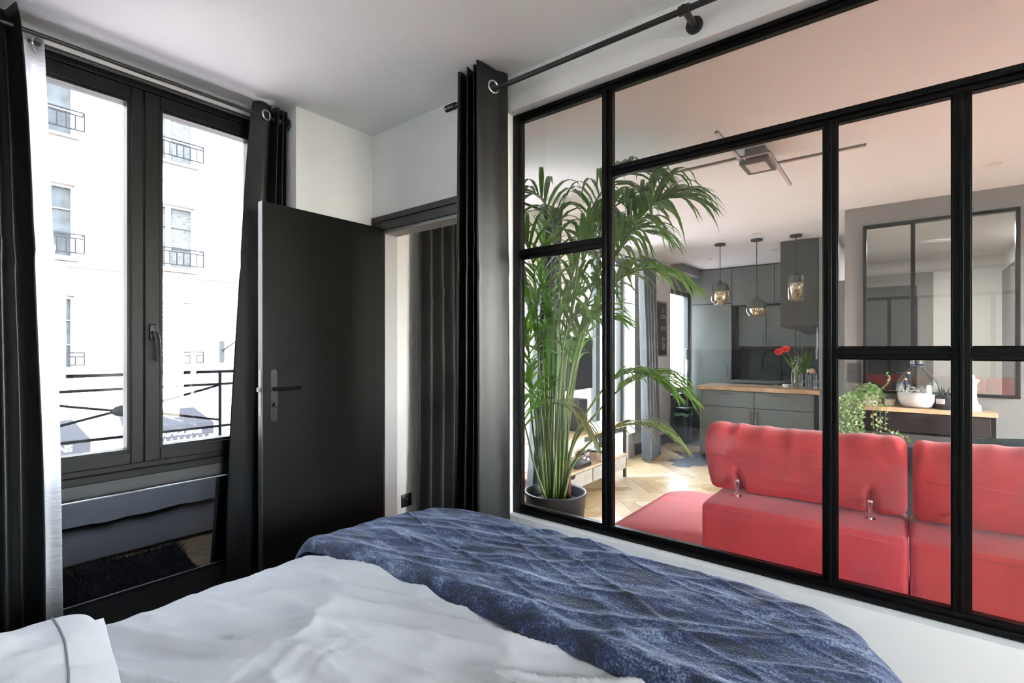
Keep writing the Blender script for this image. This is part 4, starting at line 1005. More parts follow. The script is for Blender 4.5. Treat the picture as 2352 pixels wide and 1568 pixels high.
# bin
bn = thing('pedal_bin', 'tall black steel bin with a green bag, by the narrow window', 'bin', (7.42, 2.60, 0))
MB().rbox(7.32, 7.52, 2.50, 2.70, 0, .44, .02).build('body', 'bin', bn, smooth=True)
MB().grid(lambda u, v: Vector((7.42 + .108 * max(-1, min(1, 1.5 * math.cos(2 * PI * u))), 2.60 + .108 * max(-1, min(1, 1.5 * math.sin(2 * PI * u))), .455 - .05 * v + .008 * math.sin(u * 40))), 60, 4).build('bag', 'bag', bn, smooth='all', solid=.002)
MB().rbox(7.31, 7.53, 2.49, 2.71, .455, .53, .02).build('lid', 'bin', bn, smooth=True)
# vacuum
vc = thing('stick_vacuum', 'silver and grey stick vacuum cleaner standing beside the tall kitchen cabinet', 'vacuum cleaner', (8.05, 2.76, 0))
MB().cyl((8.06, 2.77, .30), (8.06, 2.77, .95), .020, n=18).build('tube', 'silver', vc, smooth=True)
MB().cyl((8.06, 2.77, .95), (8.06, 2.765, 1.10), .022, .038, n=20).cyl((8.06, 2.765, 1.10), (8.06, 2.76, 1.22), .038, .034, n=20).build('dust_canister', 'silver', vc, smooth=True)
MB().cyl((8.06, 2.76, 1.22), (8.06, 2.76, 1.39), .042, .045, n=20).sphere((8.06, 2.76, 1.39), .045, 16, 8, (1, 1, .4)).build('motor', 'greysocket', vc, smooth=True)
MB().tube([(8.02, 2.76, 1.22), (7.98, 2.74, 1.18), (7.99, 2.74, 1.08), (8.03, 2.755, 1.03)], .012, 8).build('grip', 'silver', vc, smooth=True)
MB().cyl((8.06, 2.77, .10), (8.06, 2.77, .30), .014, n=12).cyl((8.03, 2.76, .30), (8.06, 2.77, .40), .02, .03).build('hose_joint', 'blackplastic', vc, smooth=True)
MB().rbox(7.92, 8.16, 2.68, 2.78, .005, .05, .012).cyl((7.94, 2.73, .055), (8.14, 2.73, .055), .022).build('floor_head', 'silver', vc, smooth=True)

# ------------------------------------------------------------------ kitchen
def handle(parent, p0, p1, off=(-.03, 0, 0), m='kitchen_metal', r=.006):
    p0 = Vector(p0); p1 = Vector(p1); o_ = Vector(off); d_ = (p1 - p0).normalized()
    MB().bar(p0 + o_, p1 + o_, .012, .012, tuple(-o_)).cyl(p0 + d_ * .015, p0 + d_ * .015 + o_, .005, n=8).cyl(p1 - d_ * .015, p1 - d_ * .015 + o_, .005, n=8).build('handle', m, parent)
KX = 8.23
def cabinet(label, x0, x1, y0, y1, z0, z1, doors, face='x', name='kitchen_cabinet'):
    root = thing(name, label, 'cabinet', ((x0 + x1) / 2, (y0 + y1) / 2, z0))
    MB().box(x0 + .02, x1, y0, y1, z0, z1).build('body', 'kitchen_dark', root)
    for (a, b_, c, e, h) in doors:      # y range, z range, handle
        dd = MB().box(x0, x0 + .0195, a + .004, b_ - .004, c + .004, e - .004).build('cabinet_door', 'kitchen', root, bevel=.0015)
        if h: handle(dd, (x0, h[0], h[2]), (x0, h[1], h[3]))
    return root
cabinet('tall dark green-grey kitchen cabinet at the left end of the kitchen', KX, 8.775, 2.131, 2.75, .10, CH - .004,
        [(2.131, 2.75, .10, 2.115, (2.19, 2.19, .95, 1.13)), (2.131, 2.75, 2.12, 2.665, (2.17, 2.17, 2.2, 2.35))])
cabinet('upper green-grey wall cabinet beside the tall cabinet', KX, 8.775, 1.530, 2.130, 2.075, CH - .004, [(1.530, 2.130, 2.075, 2.665, (1.56, 1.74, 2.10, 2.10))])
cabinet('upper green-grey wall cabinet next to the extractor cabinet', KX, 8.775, 1.175, 1.528, 2.075, CH - .004, [(1.175, 1.528, 2.075, 2.665, (1.45, 1.50, 2.10, 2.10))])
LX = 8.36
cabinet('lower wall cabinet left of centre above the sink', LX, 8.775, 1.670, 2.06, 1.435, 2.07, [(1.670, 2.06, 1.435, 2.065, (1.715, 1.715, 1.46, 1.62))])
cabinet('lower wall cabinet directly above the tap', LX, 8.775, 1.275, 1.668, 1.435, 2.07, [(1.275, 1.668, 1.435, 2.065, (1.62, 1.62, 1.46, 1.62))])
cabinet('lower wall cabinet beneath the extractor corner', LX, 8.775, .79, 1.273, 1.435, 2.07, [(.79, 1.273, 1.435, 2.065, (1.215, 1.215, 1.46, 1.62))])
tag(MB().box(LX + .1, 8.775, 2.062, 2.128, 1.435, 2.07).build('filler_panel', 'kitchen_dark'), 'dark filler strip between tall cabinet and lower wall cabinets', 'panel')
tag(MB().box(8.755, 8.778, .79, 2.13, .93, 1.43).build('backsplash', 'splash'), 'grey backsplash panel behind the tap', 'backsplash')
cabinet('base cabinet run below the grey sink worktop', 8.18, 8.775, .80, 2.128, .10, .882, [(1.46, 2.128, .10, .88, None), (.80, 1.456, .10, .88, None)])
wt = thing('sink_worktop', 'grey kitchen worktop with the sink under the wall cabinets', 'worktop', (8.47, 1.46, .885))
MB().box(8.16, 8.755, .79, 2.128, .884, .922).build('slab', 'worktop_grey', wt, bevel=.003)
MB().box(8.24, 8.62, 1.30, 1.95, .9225, .927).build('sink_rim', 'darkmetal', wt, bevel=.002)
fc = thing('kitchen_tap', 'black arched kitchen tap with a pull-down spray', 'tap', (8.56, 1.50, .927))
TC = Vector((8.56, 1.50, .927)); TY = Vector((-.35, .93, 0)).normalized()
MB().cyl(TC, TC + Vector((0, 0, .22)), .016, n=16).cyl(TC, TC + Vector((0, 0, .012)), .028, n=20).build('column', 'blackmetal', fc, smooth=True)
arcp = [TC + Vector((0, 0, .22))] + [TC + TY * (.13 - .13 * math.cos(a)) + Vector((0, 0, .30 + .15 * math.sin(a))) for a in [PI * k / 14 for k in range(15)]] + [TC + TY * .26 + Vector((0, 0, .24))]
MB().tube(arcp, .011, 10).build('arched_spout', 'blackmetal', fc, smooth='all')
MB().cyl(TC + TY * .26 + Vector((0, 0, .25)), TC + TY * .26 + Vector((0, 0, .15)), .013, .017, n=14).build('spray_head', 'blackmetal', fc, smooth=True)
MB().cyl(TC + Vector((0, 0, .235)), TC + TY * .26 + Vector((0, 0, .235)), .004, n=8).build('guide_arm', 'blackmetal', fc)
MB().cyl(TC + Vector((0, 0, .07)), TC - TY * .07 + Vector((0, 0, .075)), .009, n=10).build('lever', 'blackmetal', fc, smooth=True)
# extractor cabinet along the side run
ex = thing('extractor_cabinet', 'tall green-grey extractor cabinet hanging beside the right pendant', 'cabinet', (7.2, .98, 1.665))
MB().box(6.655, 8.22, .785, 1.172, 1.667, CH - .003).build('body', 'kitchen_shaded', ex, bevel=.002)
MB().box(6.665, 7.95, .82, 1.12, 1.645, 1.666).build('hood_plate', 'blackplastic', ex, bevel=.002)
MB().prism_axis([(1.03, 1.645), (.80, 1.645), (.80, 1.60), (.90, 1.575), (.94, 1.575)], 6.72, 7.35, 'x').build('extractor_hood', 'blackplastic', ex)
# side base run (right leg of the U) and island
sr = thing('kitchen_cabinet', 'side base cabinet run with hob between peninsula and sink', 'cabinet', (7.7, 1.08, 0))
MB().box(7.26, 8.155, .785, 1.38, .10, .882).build('body', 'kitchen', sr); MB().box(7.26, 8.155, .785, 1.40, .883, .922).build('worktop_slab', 'worktop_grey', sr); MB().box(7.40, 7.95, .86, 1.34, .9225, .928).build('hob', 'hob', sr)
isl = thing('kitchen_island', 'green-grey kitchen peninsula with two drawers and two doors', 'cabinet', (6.95, 1.46, 0))
IX = 6.66
MB().box(IX + .02, 7.24, .795, 2.105, .10, .872).build('body', 'kitchen_dark', isl)
MB().box(IX - .002, 7.24, 2.1055, 2.122, .02, .872).build('end_panel', 'kitchen', isl, bevel=.002)
MB().box(IX + .01, IX + .03, .782, .826, .10, .872).build('filler_strip', 'kitchen_dark', isl)
MB().box(IX + .06, 7.2, .80, 2.08, .0, .10).build('plinth', 'kitchen_dark', isl)
for y in (1.98, .95): MB().cyl((IX + .035, y, 0), (IX + .035, y, .10), .02, n=12).build('leg', 'blackplastic', isl)
for a, b_, h in ((1.466, 2.103, 1.785), (.828, 1.460, 1.16)):
    dr = MB().box(IX, IX + .019, a, b_, .668, .866).build('drawer_front', 'kitchen', isl, bevel=.0015)
    handle(dr, (IX, h - .09, .832), (IX, h + .09, .832))
for a, b_, h in ((1.466, 2.103, 1.50), (.828, 1.460, 1.425)):
    dr = MB().box(IX, IX + .019, a, b_, .02, .662).build('cabinet_door', 'kitchen', isl, bevel=.0015)
    handle(dr, (IX, h, .45), (IX, h, .63))
tag(MB().box(IX - .03, 7.255, .765, 2.150, .874, .922).build('wooden_worktop', 'counter', bevel=.003), 'butcher block wooden worktop on the peninsula', 'worktop')
# vase with flowers
VC = Vector((6.86, 1.03, .922))
va = thing('glass_vase', 'clear glass vase of water and stems on the wooden worktop', 'vase', tuple(VC))
MB().open_lathe([(.045, .001), (.050, .004), (.056, .03), (.064, .12), (.062, .17), (.052, .215), (.050, .225)], VC, 28).build('vase_body', 'glass', va, smooth='all', solid=.003)
MB().lathe([(.045, .006), (.054, .03), (.061, .11), (.001, .112)], VC, 24).build('water', glass_mat('water', (.90, .95, .90)), va, smooth='all')
fr = random.Random(21)
def flower_root(label, loc): return thing('cut_flower', label, 'flower', loc)
gb = flower_root('pair of red gerberas leaning left out of the glass vase', tuple(VC + Vector((0, 0, .23))))
for k, (du, dz) in enumerate(((-.215, .44), (-.15, .475))):
    tip = VC + RV * du + FV * (-.03 * k) + Vector((0, 0, dz)); base = VC + RV * .01 * k + Vector((0, 0, .02))
    mid = VC + RV * -.03 + Vector((0, 0, .23)); MB().tube(catmull([base, mid, VC + RV * du * .6 + Vector((0, 0, dz * .82)), tip], 20), .004, 6).build('stem', 'stem', gb, smooth='all')
    q = MB(); nn = (RV * -.5 - FV * .6 + Vector((0, 0, .5))).normalized(); e1 = nn.orthogonal().normalized(); e2 = nn.cross(e1)
    for ring, (nL, rr_) in enumerate(((16, .058), (12, .042), (10, .026))):
        for i in range(nL):
            a = 2 * PI * i / nL + ring * .2; dr_ = e1 * math.cos(a) + e2 * math.sin(a); sd_ = nn.cross(dr_)
            q.add([tip + dr_ * .006 - sd_ * .003, tip + dr_ * .006 + sd_ * .003, tip + dr_ * rr_ * .7 + sd_ * .009 + nn * .012, tip + dr_ * rr_ + nn * (.008 + .006 * ring), tip + dr_ * rr_ * .7 - sd_ * .009 + nn * .012], [(0, 1, 2, 3, 4)])
    q.build('petals', 'redpetal', gb, solid=.001)
wf = flower_root('white snapdragon spikes in the middle of the glass vase', tuple(VC + Vector((.01, 0, .23))))
for k, (du, dz) in enumerate(((-.04, .47), (.02, .45), (.065, .50), (-.08, .40), (.0, .40))):
    tip = VC + RV * du + FV * fr.uniform(-.03, .03) + Vector((0, 0, dz)); base = VC + RV * fr.uniform(-.02, .02) + Vector((0, 0, .02))
    path = catmull([base, VC + RV * du * .4 + Vector((0, 0, .22)), tip], 24); MB().tube(path, .003, 6).build('stem', 'stem', wf, smooth='all')
    q = MB()
    for i in range(14):
        t = i / 14; p = path[int(12 + 12 * t)]; r_ = .018 * (1 - t * .8)
        q.sphere(tuple(p + Vector((fr.uniform(-1, 1) * r_, fr.uniform(-1, 1) * r_, fr.uniform(-.5, .5) * r_))), .008 * (1.3 - t), 6, 4, (1, 1, 1.5))
    q.build('blossoms', 'whitepetal', wf, smooth='all')
gl = flower_root('broad green leaves and sprigs at the right of the glass vase', tuple(VC + Vector((-.01, 0, .23))))
def bigleaf(b0, tip, w, bow):
    b0 = Vector(b0); tip = Vector(tip); d_ = tip - b0; sd_ = d_.cross(FV).normalized()
    q = MB(); q.grid(lambda u, v: b0 + d_ * u + sd_ * (v - .5) * w * math.sin(PI * min(1, u * .92 + .04)) ** .7 * 1.0 + FV * (-bow * math.sin(PI * u)) + FV * -abs(v - .5) * w * .3, 14, 4)
    q.build('leaf', 'palm2', gl, smooth='all')
bigleaf(VC + RV * .01 + Vector((0, 0, .16)), VC + RV * .16 + Vector((0, 0, .43)), .085, .03)
bigleaf(VC + RV * .02 + FV * .02 + Vector((0, 0, .2)), VC + RV * .12 + Vector((0, 0, .47)), .05, .02)
bigleaf(VC + RV * -.01 + Vector((0, 0, .2)), VC + RV * -.15 + Vector((0, 0, .36)), .035, .02)
bigleaf(VC + RV * .02 + Vector((0, 0, .25)), VC + RV * .20 + Vector((0, 0, .46)), .03, .01)
bigleaf(VC + RV * -.14 + Vector((0, 0, .42)), VC + RV * -.20 + Vector((0, 0, .48)), .02, .01)
for k in range(40):
    p = VC + RV * fr.uniform(-.08, .08) + FV * fr.uniform(-.04, .04) + Vector((0, 0, fr.uniform(.23, .38))); d_ = RV * fr.uniform(-.04, .04) + Vector((0, 0, fr.uniform(.01, .05)))
    MB().add(*leaflet_mesh(p, d_, fr.uniform(.03, .06), .014, 1., 3)).build('leaf', 'palm2' if fr.random() < .6 else 'ivy1', gl, recalc=False)
# jar with wooden spoons, small dish
jc = Vector((6.80, .862, .922)); jr = thing('glass_jar', 'square clear glass jar with a tan cork ball, right of the vase', 'jar', tuple(jc))
MB().open_lathe([(.044, .001), (.046, .006), (.046, .15), (.044, .19)], jc, 20).build('jar_body', 'glass', jr, smooth='all', solid=.003)
MB().sphere(tuple(jc + Vector((0, 0, .215))), .040, 16, 12, (1, 1, .9)).build('cork_ball', 'bead', jr, smooth='all')
MB().tube([jc + Vector((.04, .03, .10)), jc + Vector((.03, .05, .2)), jc + Vector((-.02, -.02, .265)), jc + Vector((-.03, -.05, .2))], .003, 6).build('wire_clasp', 'blackmetal', jr, smooth='all')
dc = Vector((7.0, 1.16, .922)); ds = MB().lathe([(.045, 0), (.052, .02), (.052, .038), (.047, .038), (.046, .01), (.001, .008)], dc, 28).build('small_dish', 'whiteplastic', smooth=True); tag(ds, 'small white round dish left of the vase', 'dish')
bt = thing('kitchen_bottle', 'dark grey canister behind the vase on the worktop', 'canister', (7.08, .93, .922))
MB().lathe([(.04, 0), (.042, .005), (.042, .17), (.03, .18)], (7.08, .93, .922), 24).build('canister_body', 'greysocket', bt, smooth=True); MB().cyl((7.08, .93, 1.10), (7.08, .93, 1.15), .03, .026, n=18).build('lid', 'silver', bt, smooth=True)
# hanging utensils right of the hood
ut = thing('kitchen_utensil', 'steel utensil hanging under the extractor cabinet', 'utensil', (6.70, .80, 1.3))
MB().cyl((6.70, .800, 1.66), (6.70, .800, 1.42), .005, n=8).rbox(6.69, 6.71, .785, .815, 1.28, 1.42, .006).build('blade', 'silver', ut, smooth=True)
# dark doorway strip
dd = sroot('door_2', 'black hallway door beyond the grey wall', 'door', (6.66, .46, 0))
MB().box(6.64, 6.68, .40, .52, .0, 2.14).build('leaf', 'door', dd); MB().box(6.62, 6.70, .52, .60, 0, 2.16).build('door_frame', 'greywall2', dd)

# ------------------------------------------------------------------ pendants
def pendant(label, x, y, capprof, glassprof, zc):
    root = thing('pendant_lamp', label, 'pendant lamp', (x, y, zc), None)
    c = Vector((x, y, 0))
    MB().cyl((x, y, CH), (x, y, CH - .022), .062, n=30).build('ceiling_rose', 'pendant', root, smooth=True)
    MB().cyl((x, y, CH - .02), (x, y, capprof[-1][1] - .002), .0045, n=8).build('cord', 'pendant', root)
    MB().lathe(capprof, c, 32).build('cap', 'pendant', root, smooth=True)
    MB().open_lathe(glassprof, c, 36).build('glass_shade', 'amber', root, smooth='all', solid=.003)
    zz = capprof[0][1]; MB().cyl((x, y, zz), (x, y, zz - .03), .018, n=14).sphere((x, y, zz - .055), .024, 14, 10, (1, 1, 1.3)).build('bulb', 'chrome', root, smooth=True)
def T(p0): return p0
pendant('left pendant lamp with a stepped smoked glass cylinder above the peninsula', 6.336, 1.775, [(.001, 2.103), (.090, 2.103), (.092, 2.11), (.092, 2.165), (.085, 2.182), (.05, 2.195), (.02, 2.208), (.008, 2.235), (.005, 2.24)],
        [(.062, 1.935), (.064, 1.94), (.066, 1.965), (.094, 1.98), (.098, 1.99), (.098, 2.085), (.091, 2.103)], 1.93)
pendant('middle pendant lamp with a smoked glass half globe', 6.324, 1.362, [(.001, 1.880), (.106, 1.880), (.108, 1.885), (.104, 1.915), (.088, 1.945), (.06, 1.968), (.03, 1.982), (.012, 1.998), (.005, 2.01)],
        [(.060, 1.770), (.088, 1.792), (.106, 1.83), (.112, 1.86), (.108, 1.880)], 1.77)
pendant('right pendant lamp with a tall smoked glass cylinder', 6.356, .966, [(.001, 2.143), (.074, 2.143), (.076, 2.15), (.076, 2.205), (.068, 2.222), (.04, 2.232), (.018, 2.245), (.006, 2.275), (.004, 2.28)],
        [(.078, 1.940), (.078, 2.13), (.074, 2.143)], 1.94)
# ------------------------------------------------------------------ ceiling lamp of crossing bars
lp = thing('ceiling_lamp', 'grey ceiling lamp of four crossing light bars around a square panel', 'ceiling lamp', (3.51, .75, 2.56))
def lbar(p0, p1, z=2.615):
    a = MB().bar((*p0, z + .006), (*p1, z + .006), .020, .012).build('light_bar', 'lampgrey', lp)
    MB().bar((*p0, z - .003), (*p1, z - .003), .016, .006).build('diffuser', 'lamplight', a)
lbar((3.405, 1.327), (3.395, .665)); lbar((3.640, .835), (3.648, .184)); lbar((2.91, .835), (3.645, .835)); lbar((3.395, .665), (4.188, .672))
MB().box(3.43, 3.61, .69, .81, 2.622, CH).build('ceiling_mount', 'lampgrey', lp)
fr_ = MB().box(3.405, 3.64, .665, .69, 2.575, 2.60).box(3.405, 3.64, .81, .835, 2.575, 2.60).box(3.405, 3.43, .69, .81, 2.575, 2.60).box(3.615, 3.64, .69, .81, 2.575, 2.60).build('panel_frame', 'lampgrey', lp)
MB().box(3.43, 3.615, .69, .81, 2.578, 2.595).build('light_panel', 'opal', lp); MB().box(3.48, 3.57, .72, .78, 2.596, 2.622).build('spacer', 'lampgrey', lp)
for i, (x, y, lab) in enumerate(((4.755, -.476, 'round recessed spotlight right of the crossing light bars'), (8.55, -.30, 'recessed spotlight of the hallway behind the interior window'), (6.011, 1.299, 'round recessed spotlight above the middle pendant'), (7.126, 1.334, 'round recessed spotlight beside the extractor cabinet'),
                                 (5.9, 2.05, 'recessed spotlight left of the pendants'), (7.3, 2.2, 'recessed spotlight by the tall cabinet'))):
    s_ = thing('recessed_spotlight', lab, 'spotlight', (x, y, CH - .01))
    MB().lathe([(.028, .0), (.042, -.006), (.046, -.004), (.046, .010)], (x, y, CH - .003), 32).build('bezel', 'white', s_, smooth=True)
    MB().lathe([(.001, -.0085), (.026, -.0085), (.028, -.006)], (x, y, CH - .001), 24).build('lens', 'opal', s_, smooth=True)

hl_d = bpy.data.lights.new('hall_fill_light', 'AREA'); hl_d.shape = 'DISK'; hl_d.size = .25; hl_d.energy = 22; hl_d.color = (1, .93, .85)  # fill lamp added to brighten the hallway, no visible fitting of its own
hl = bpy.data.objects.new('hall_fill_light', hl_d); COL.objects.link(hl); hl.location = (7.6, -.3, CH - .02)
# ------------------------------------------------------------------ interior window, console and its objects
mr = sroot('window_9', 'three-pane interior window in a thin black frame on the dark grey wall', 'window', (5.5, -.2, 1.0))
y0, y1, z0, z1 = -.70, .30, 1.01, 2.505; f = .026
MB().box(5.468, 5.53, y0, y1, z1 - f, z1).box(5.468, 5.53, y0, y1, z0, z0 + f).box(5.468, 5.53, y0, y0 + f, z0 + f, z1 - f).box(5.468, 5.53, y1 - f, y1, z0 + f, z1 - f).build('frame', 'steel', mr, bevel=.002)
for y in (-.064, -.39): MB().box(5.470, 5.528, y, y + .030, z0 + f, z1 - f).build('mullion', 'steel', mr, bevel=.002)
for a, b_ in ((y0 + f, -.39), (-.36, -.064), (-.034, y1 - f)): MB().box(5.496, 5.502, a, b_, z0 + f, z1 - f).build('pane', 'glasshall', mr)
hd = sroot('door_3', 'black door at the end of the hallway, seen through the interior window', 'door', (9.3, .15, 0))
MB().box(9.30, 9.36, -.13, .55, .01, 2.33).build('leaf', 'door', hd, bevel=.003)
MB().box(9.28, 9.36, -.31, -.13, 0, 2.50).box(9.28, 9.36, -.13, .60, 2.33, 2.50).build('door_frame', 'greywall', hd)
MB().cyl((9.30, -.02, 1.05), (9.25, -.02, 1.05), .012).cyl((9.25, -.02, 1.05), (9.25, .10, 1.05), .01).build('lever', 'blackmetal', hd, smooth=True)
MB().box(6.4, 9.36, -1.03, -1.02, 0, 2.45).build('wardrobe_front', 'greywall', None); bpy.data.objects['wardrobe_front'].name = 'trim_3'; struct(bpy.data.objects['trim_3'], 'dark panelling along the right hallway wall', 'panelling')
cs = thing('console_table', 'narrow black console table with a pale wooden top under the interior window', 'console', (5.34, -.1, 0))
MB().box(5.195, 5.49, -.545, .340, .880, .915).build('top', 'shelfwood', cs, bevel=.003)
for y in (-.535, .30):
    for x in (5.205, 5.455): MB().box(x, x + .025, y, y + .025, 0, .88).build('leg', 'steel', cs)
MB().box(5.225, 5.485, -.505, .295, .72, .878).build('drawer_case', 'blackplastic', cs)
dr = MB().box(5.206, 5.222, -.505, .295, .725, .872).build('drawer_front', 'trimblack', cs, bevel=.002)
MB().prism_axis([(-.085 + .075 * math.cos(a), .873 - .028 * math.sin(a)) for a in [PI * k / 14 for k in range(15)]], 5.2035, 5.2058, 'x').build('finger_cutout', 'kitchen_dark', dr)
MB().box(5.23, 5.48, -.505, .295, .30, .70).build('lower_panel', mat('console_panel', (.07, .068, .07), .4), cs)
# demijohn
DC = Vector((5.335, -.075, .915)); dj = thing('demijohn', 'big clear glass demijohn half filled with white, on the console', 'bottle', tuple(DC))
MB().open_lathe([(.085, .001), (.105, .006), (.128, .05), (.138, .12), (.138, .18), (.125, .225), (.09, .275), (.052, .315), (.040, .335), (.038, .355), (.044, .362), (.044, .372), (.038, .378), (.044, .385), (.043, .395)], DC, 44).build('glass_body', 'glass', dj, smooth='all', solid=.003)
MB().lathe([(.080, .006), (.102, .012), (.124, .052), (.1335, .115), (.001, .118)], DC, 40).build('white_filling', 'sand', dj, smooth='all')
MB().torus(DC + Vector((0, 0, .352)), (0, 0, 1), .043, .004, 24, 6).torus(DC + Vector((0, 0, .343)), (0, .1, 1), .046, .003, 24, 6).build('neck_cord', 'navy', dj, smooth='all')
rr = random.Random(2); q = MB()
for k in range(16):
    a = rr.uniform(0, 2 * PI); r_ = .06 * rr.random() ** .5; p = DC + Vector((r_ * math.cos(a), r_ * math.sin(a), .12)); pts = [p]
    for _ in range(4): pts.append(pts[-1] + Vector((rr.uniform(-.035, .035), rr.uniform(-.035, .035), rr.uniform(-.006, .028))))
    pts = [DC + Vector(((v - DC).x * min(1, .115 / max(.001, (v - DC).xy.length)), (v - DC).y * min(1, .115 / max(.001, (v - DC).xy.length)), (v - DC).z)) for v in pts]; q.tube(pts, .0013, 4)
q.build('light_wire', 'twig', dj, smooth='all')
tp = DC + Vector((-.045, .03, .345))
for k, (dy, dz) in enumerate(((.025, -.045), (.045, -.095))):
    p = DC + Vector((-.075 - .03 * k, .03 + dy, .33 + dz)); MB().sphere(tuple(p), .011, 10, 8).build('wooden_bead', 'bead', dj, smooth='all')
    MB().cyl(p + Vector((0, 0, -.008)), p + Vector((-.004, .002, -.045)), .009, .016, n=10).build('tassel', 'navy', dj, smooth=True)
MB().tube([tp, DC + Vector((-.07, .055, .30)), DC + Vector((-.10, .075, .24))], .002, 5).build('tassel_cord', 'navy', dj)
# candle
cc = Vector((5.33, .105, .915)); cd = thing('candle_glass', 'pale candle in a small glass between ivy and demijohn', 'candle', tuple(cc))
MB().open_lathe([(.034, .001), (.036, .004), (.042, .075)], cc, 26).build('glass_cup', 'glass', cd, smooth='all', solid=.002)
MB().lathe([(.033, .005), (.037, .052), (.001, .052)], cc, 24).build('wax', 'wax', cd, smooth=True); MB().cyl(cc + Vector((0, 0, .052)), cc + Vector((0, 0, .062)), .0015, n=6).build('wick', 'blackplastic', cd)
# black bucket candle with label
bc = Vector((5.32, -.245, .915)); bk = thing('black_tin', 'black tin holding a dark spiky ornament, with a white label', 'pot', tuple(bc))
MB().lathe([(.066, 0), (.068, .003), (.078, .118), (.075, .118), (.070, .10), (.001, .10)], bc, 32).build('tin', 'blackplastic', bk, smooth=True)
lb = MB()
def lbf(u, v):
    a = PI + .28 + (u - .5) * .75; r_ = .0755 + .004 * v; return bc + Vector((math.cos(a) * r_, math.sin(a) * -r_ * -1, .05 + .038 * v))
lab = lb.grid(lambda u, v: bc + Vector((math.cos(2.75 + (u - .5) * .8) * (.0735 + .003 * v), math.sin(2.75 + (u - .5) * .8) * (.0735 + .003 * v), .045 + .04 * v)), 10, 2).build('label', 'whiteplastic', bk, smooth='all')
for k in range(3):
    zz = .056 + k * .010; MB().tube([bc + Vector((math.cos(2.75 + s * .29) * (.0760), math.sin(2.75 + s * .29) * .0760, zz)) for s in (-1, -.5, 0, .5, 1)], .0012, 4).build('label_text', 'blackplastic', lab)
for k in range(5):
    a = k * 1.3; MB().cyl(bc + Vector((.02 * math.cos(a), .02 * math.sin(a), .10)), bc + Vector((.035 * math.cos(a), .035 * math.sin(a), .165 + .01 * (k % 3))), .012, .002, n=6).build('spike', 'darkmetal', bk)
# chess queen
qc = Vector((5.31, -.415, .915)); cq = thing('chess_queen', 'large white chess queen figure at the right end of the console', 'ornament', tuple(qc))
MB().lathe([(.050, 0), (.052, .012), (.048, .022), (.050, .030), (.047, .042), (.036, .052), (.028, .075), (.023, .12), (.021, .16), (.027, .166), (.027, .172), (.020, .178), (.026, .186), (.020, .192), (.024, .205), (.034, .235)], qc, 32).build('body', 'white', cq, smooth=True)
q = MB()
for k in range(8):
    a = 2 * PI * k / 8; q.cyl(qc + Vector((.029 * math.cos(a), .029 * math.sin(a), .228)), qc + Vector((.037 * math.cos(a), .037 * math.sin(a), .248)), .008, .002, n=6)
q.build('crown', 'white', cq, smooth=True)
MB().lathe([(.026, .235), (.020, .248), (.009, .258), (.012, .264), (.011, .274), (.001, .282)], qc, 20).build('finial', 'white', cq, smooth=True)
# ivy
ic = Vector((5.33, .235, .915)); iv = thing('potted_ivy', 'variegated ivy trailing from a white pot over the console end', 'plant', tuple(ic))
MB().lathe([(.045, 0), (.062, .09), (.064, .095), (.058, .095), (.054, .07), (.001, .07)], ic, 28).build('pot', 'white', iv, smooth=True)
ir = random.Random(8); L1 = MB(); L2 = MB(); vn = MB()
star = [(0, 0), (.32, -.18), (.5, .12), (.34, .28), (.36, .62), (.16, .58), (0, 1.0), (-.16, .58), (-.36, .62), (-.34, .28), (-.5, .12), (-.32, -.18)]
def ivyleaf(p, s, nrm):
    nrm = nrm.normalized(); e1 = nrm.orthogonal().normalized(); e1 = Matrix.Rotation(ir.uniform(0, 2 * PI), 3, nrm) @ e1; e2 = nrm.cross(e1)
    (L1 if ir.random() < .68 else L2).add([p + e1 * x * s + e2 * y * s + nrm * (abs(x) * .2 * s) for x, y in star], [tuple(range(12))])
def strand(pts, dens, s=.018, spread=.014):
    P = catmull(pts, 40); vn.tube(P, .0018, 4)
    for k in range(dens):
        p = P[ir.randrange(41)] + Vector((ir.uniform(-1, 1), ir.uniform(-1, 1), ir.uniform(-1, 1))) * spread
        ivyleaf(p, s * ir.uniform(.7, 1.3), Vector((-.9 + ir.uniform(-.5, .5), ir.uniform(-.6, .6), ir.uniform(-.1, .9))))
for k in range(420):    # mound over the pot
    a = ir.uniform(0, 2 * PI); e = ir.random() ** .6; r_ = .115 * e
    p = ic + Vector((r_ * math.cos(a) * .8 - .01, r_ * math.sin(a) * 1.05 + .015, .075 + .115 * (1 - e * e) * ir.uniform(.5, 1)))
    ivyleaf(p, .020 * ir.uniform(.7, 1.3), Vector((-.6 + ir.uniform(-.6, .6), ir.uniform(-.8, .8), .9)))
for k in range(16):     # thick fall over the left end and front
    yo = .03 + .012 * k; zl = ir.uniform(.58, .74)
    strand([ic + Vector((-.03, .05, .12)), ic + Vector((-.12, yo, .06)), (5.165 + ir.uniform(-.01, .01), ic.y + yo + .02, .86), (5.165, ic.y + yo + ir.uniform(-.01, .03), .74), (5.16, ic.y + yo + ir.uniform(-.02, .02), zl - .06)], 52, .019, .014)
for yo, zl in ((-.02, .60), (-.045, .64), (-.07, .60)): strand([ic + Vector((-.05, 0, .1)), ic + Vector((-.13, yo, .04)), (5.17, ic.y + yo, .84), (5.165, ic.y + yo - .01, zl)], 30, .018, .010)
strand([ic + Vector((-.02, -.05, .1)), ic + Vector((-.12, -.11, .04)), (5.17, .13, .86), (5.165, .13, .76), (5.16, .10, .72), (5.16, .06, .715), (5.16, .0, .685), (5.16, -.03, .66)], 26, .022, .008)
strand([ic + Vector((.02, -.02, .12)), ic + Vector((.0, -.10, .17)), ic + Vector((.0, -.125, .23)), ic + Vector((.0, -.105, .285))], 22, .016, .006)
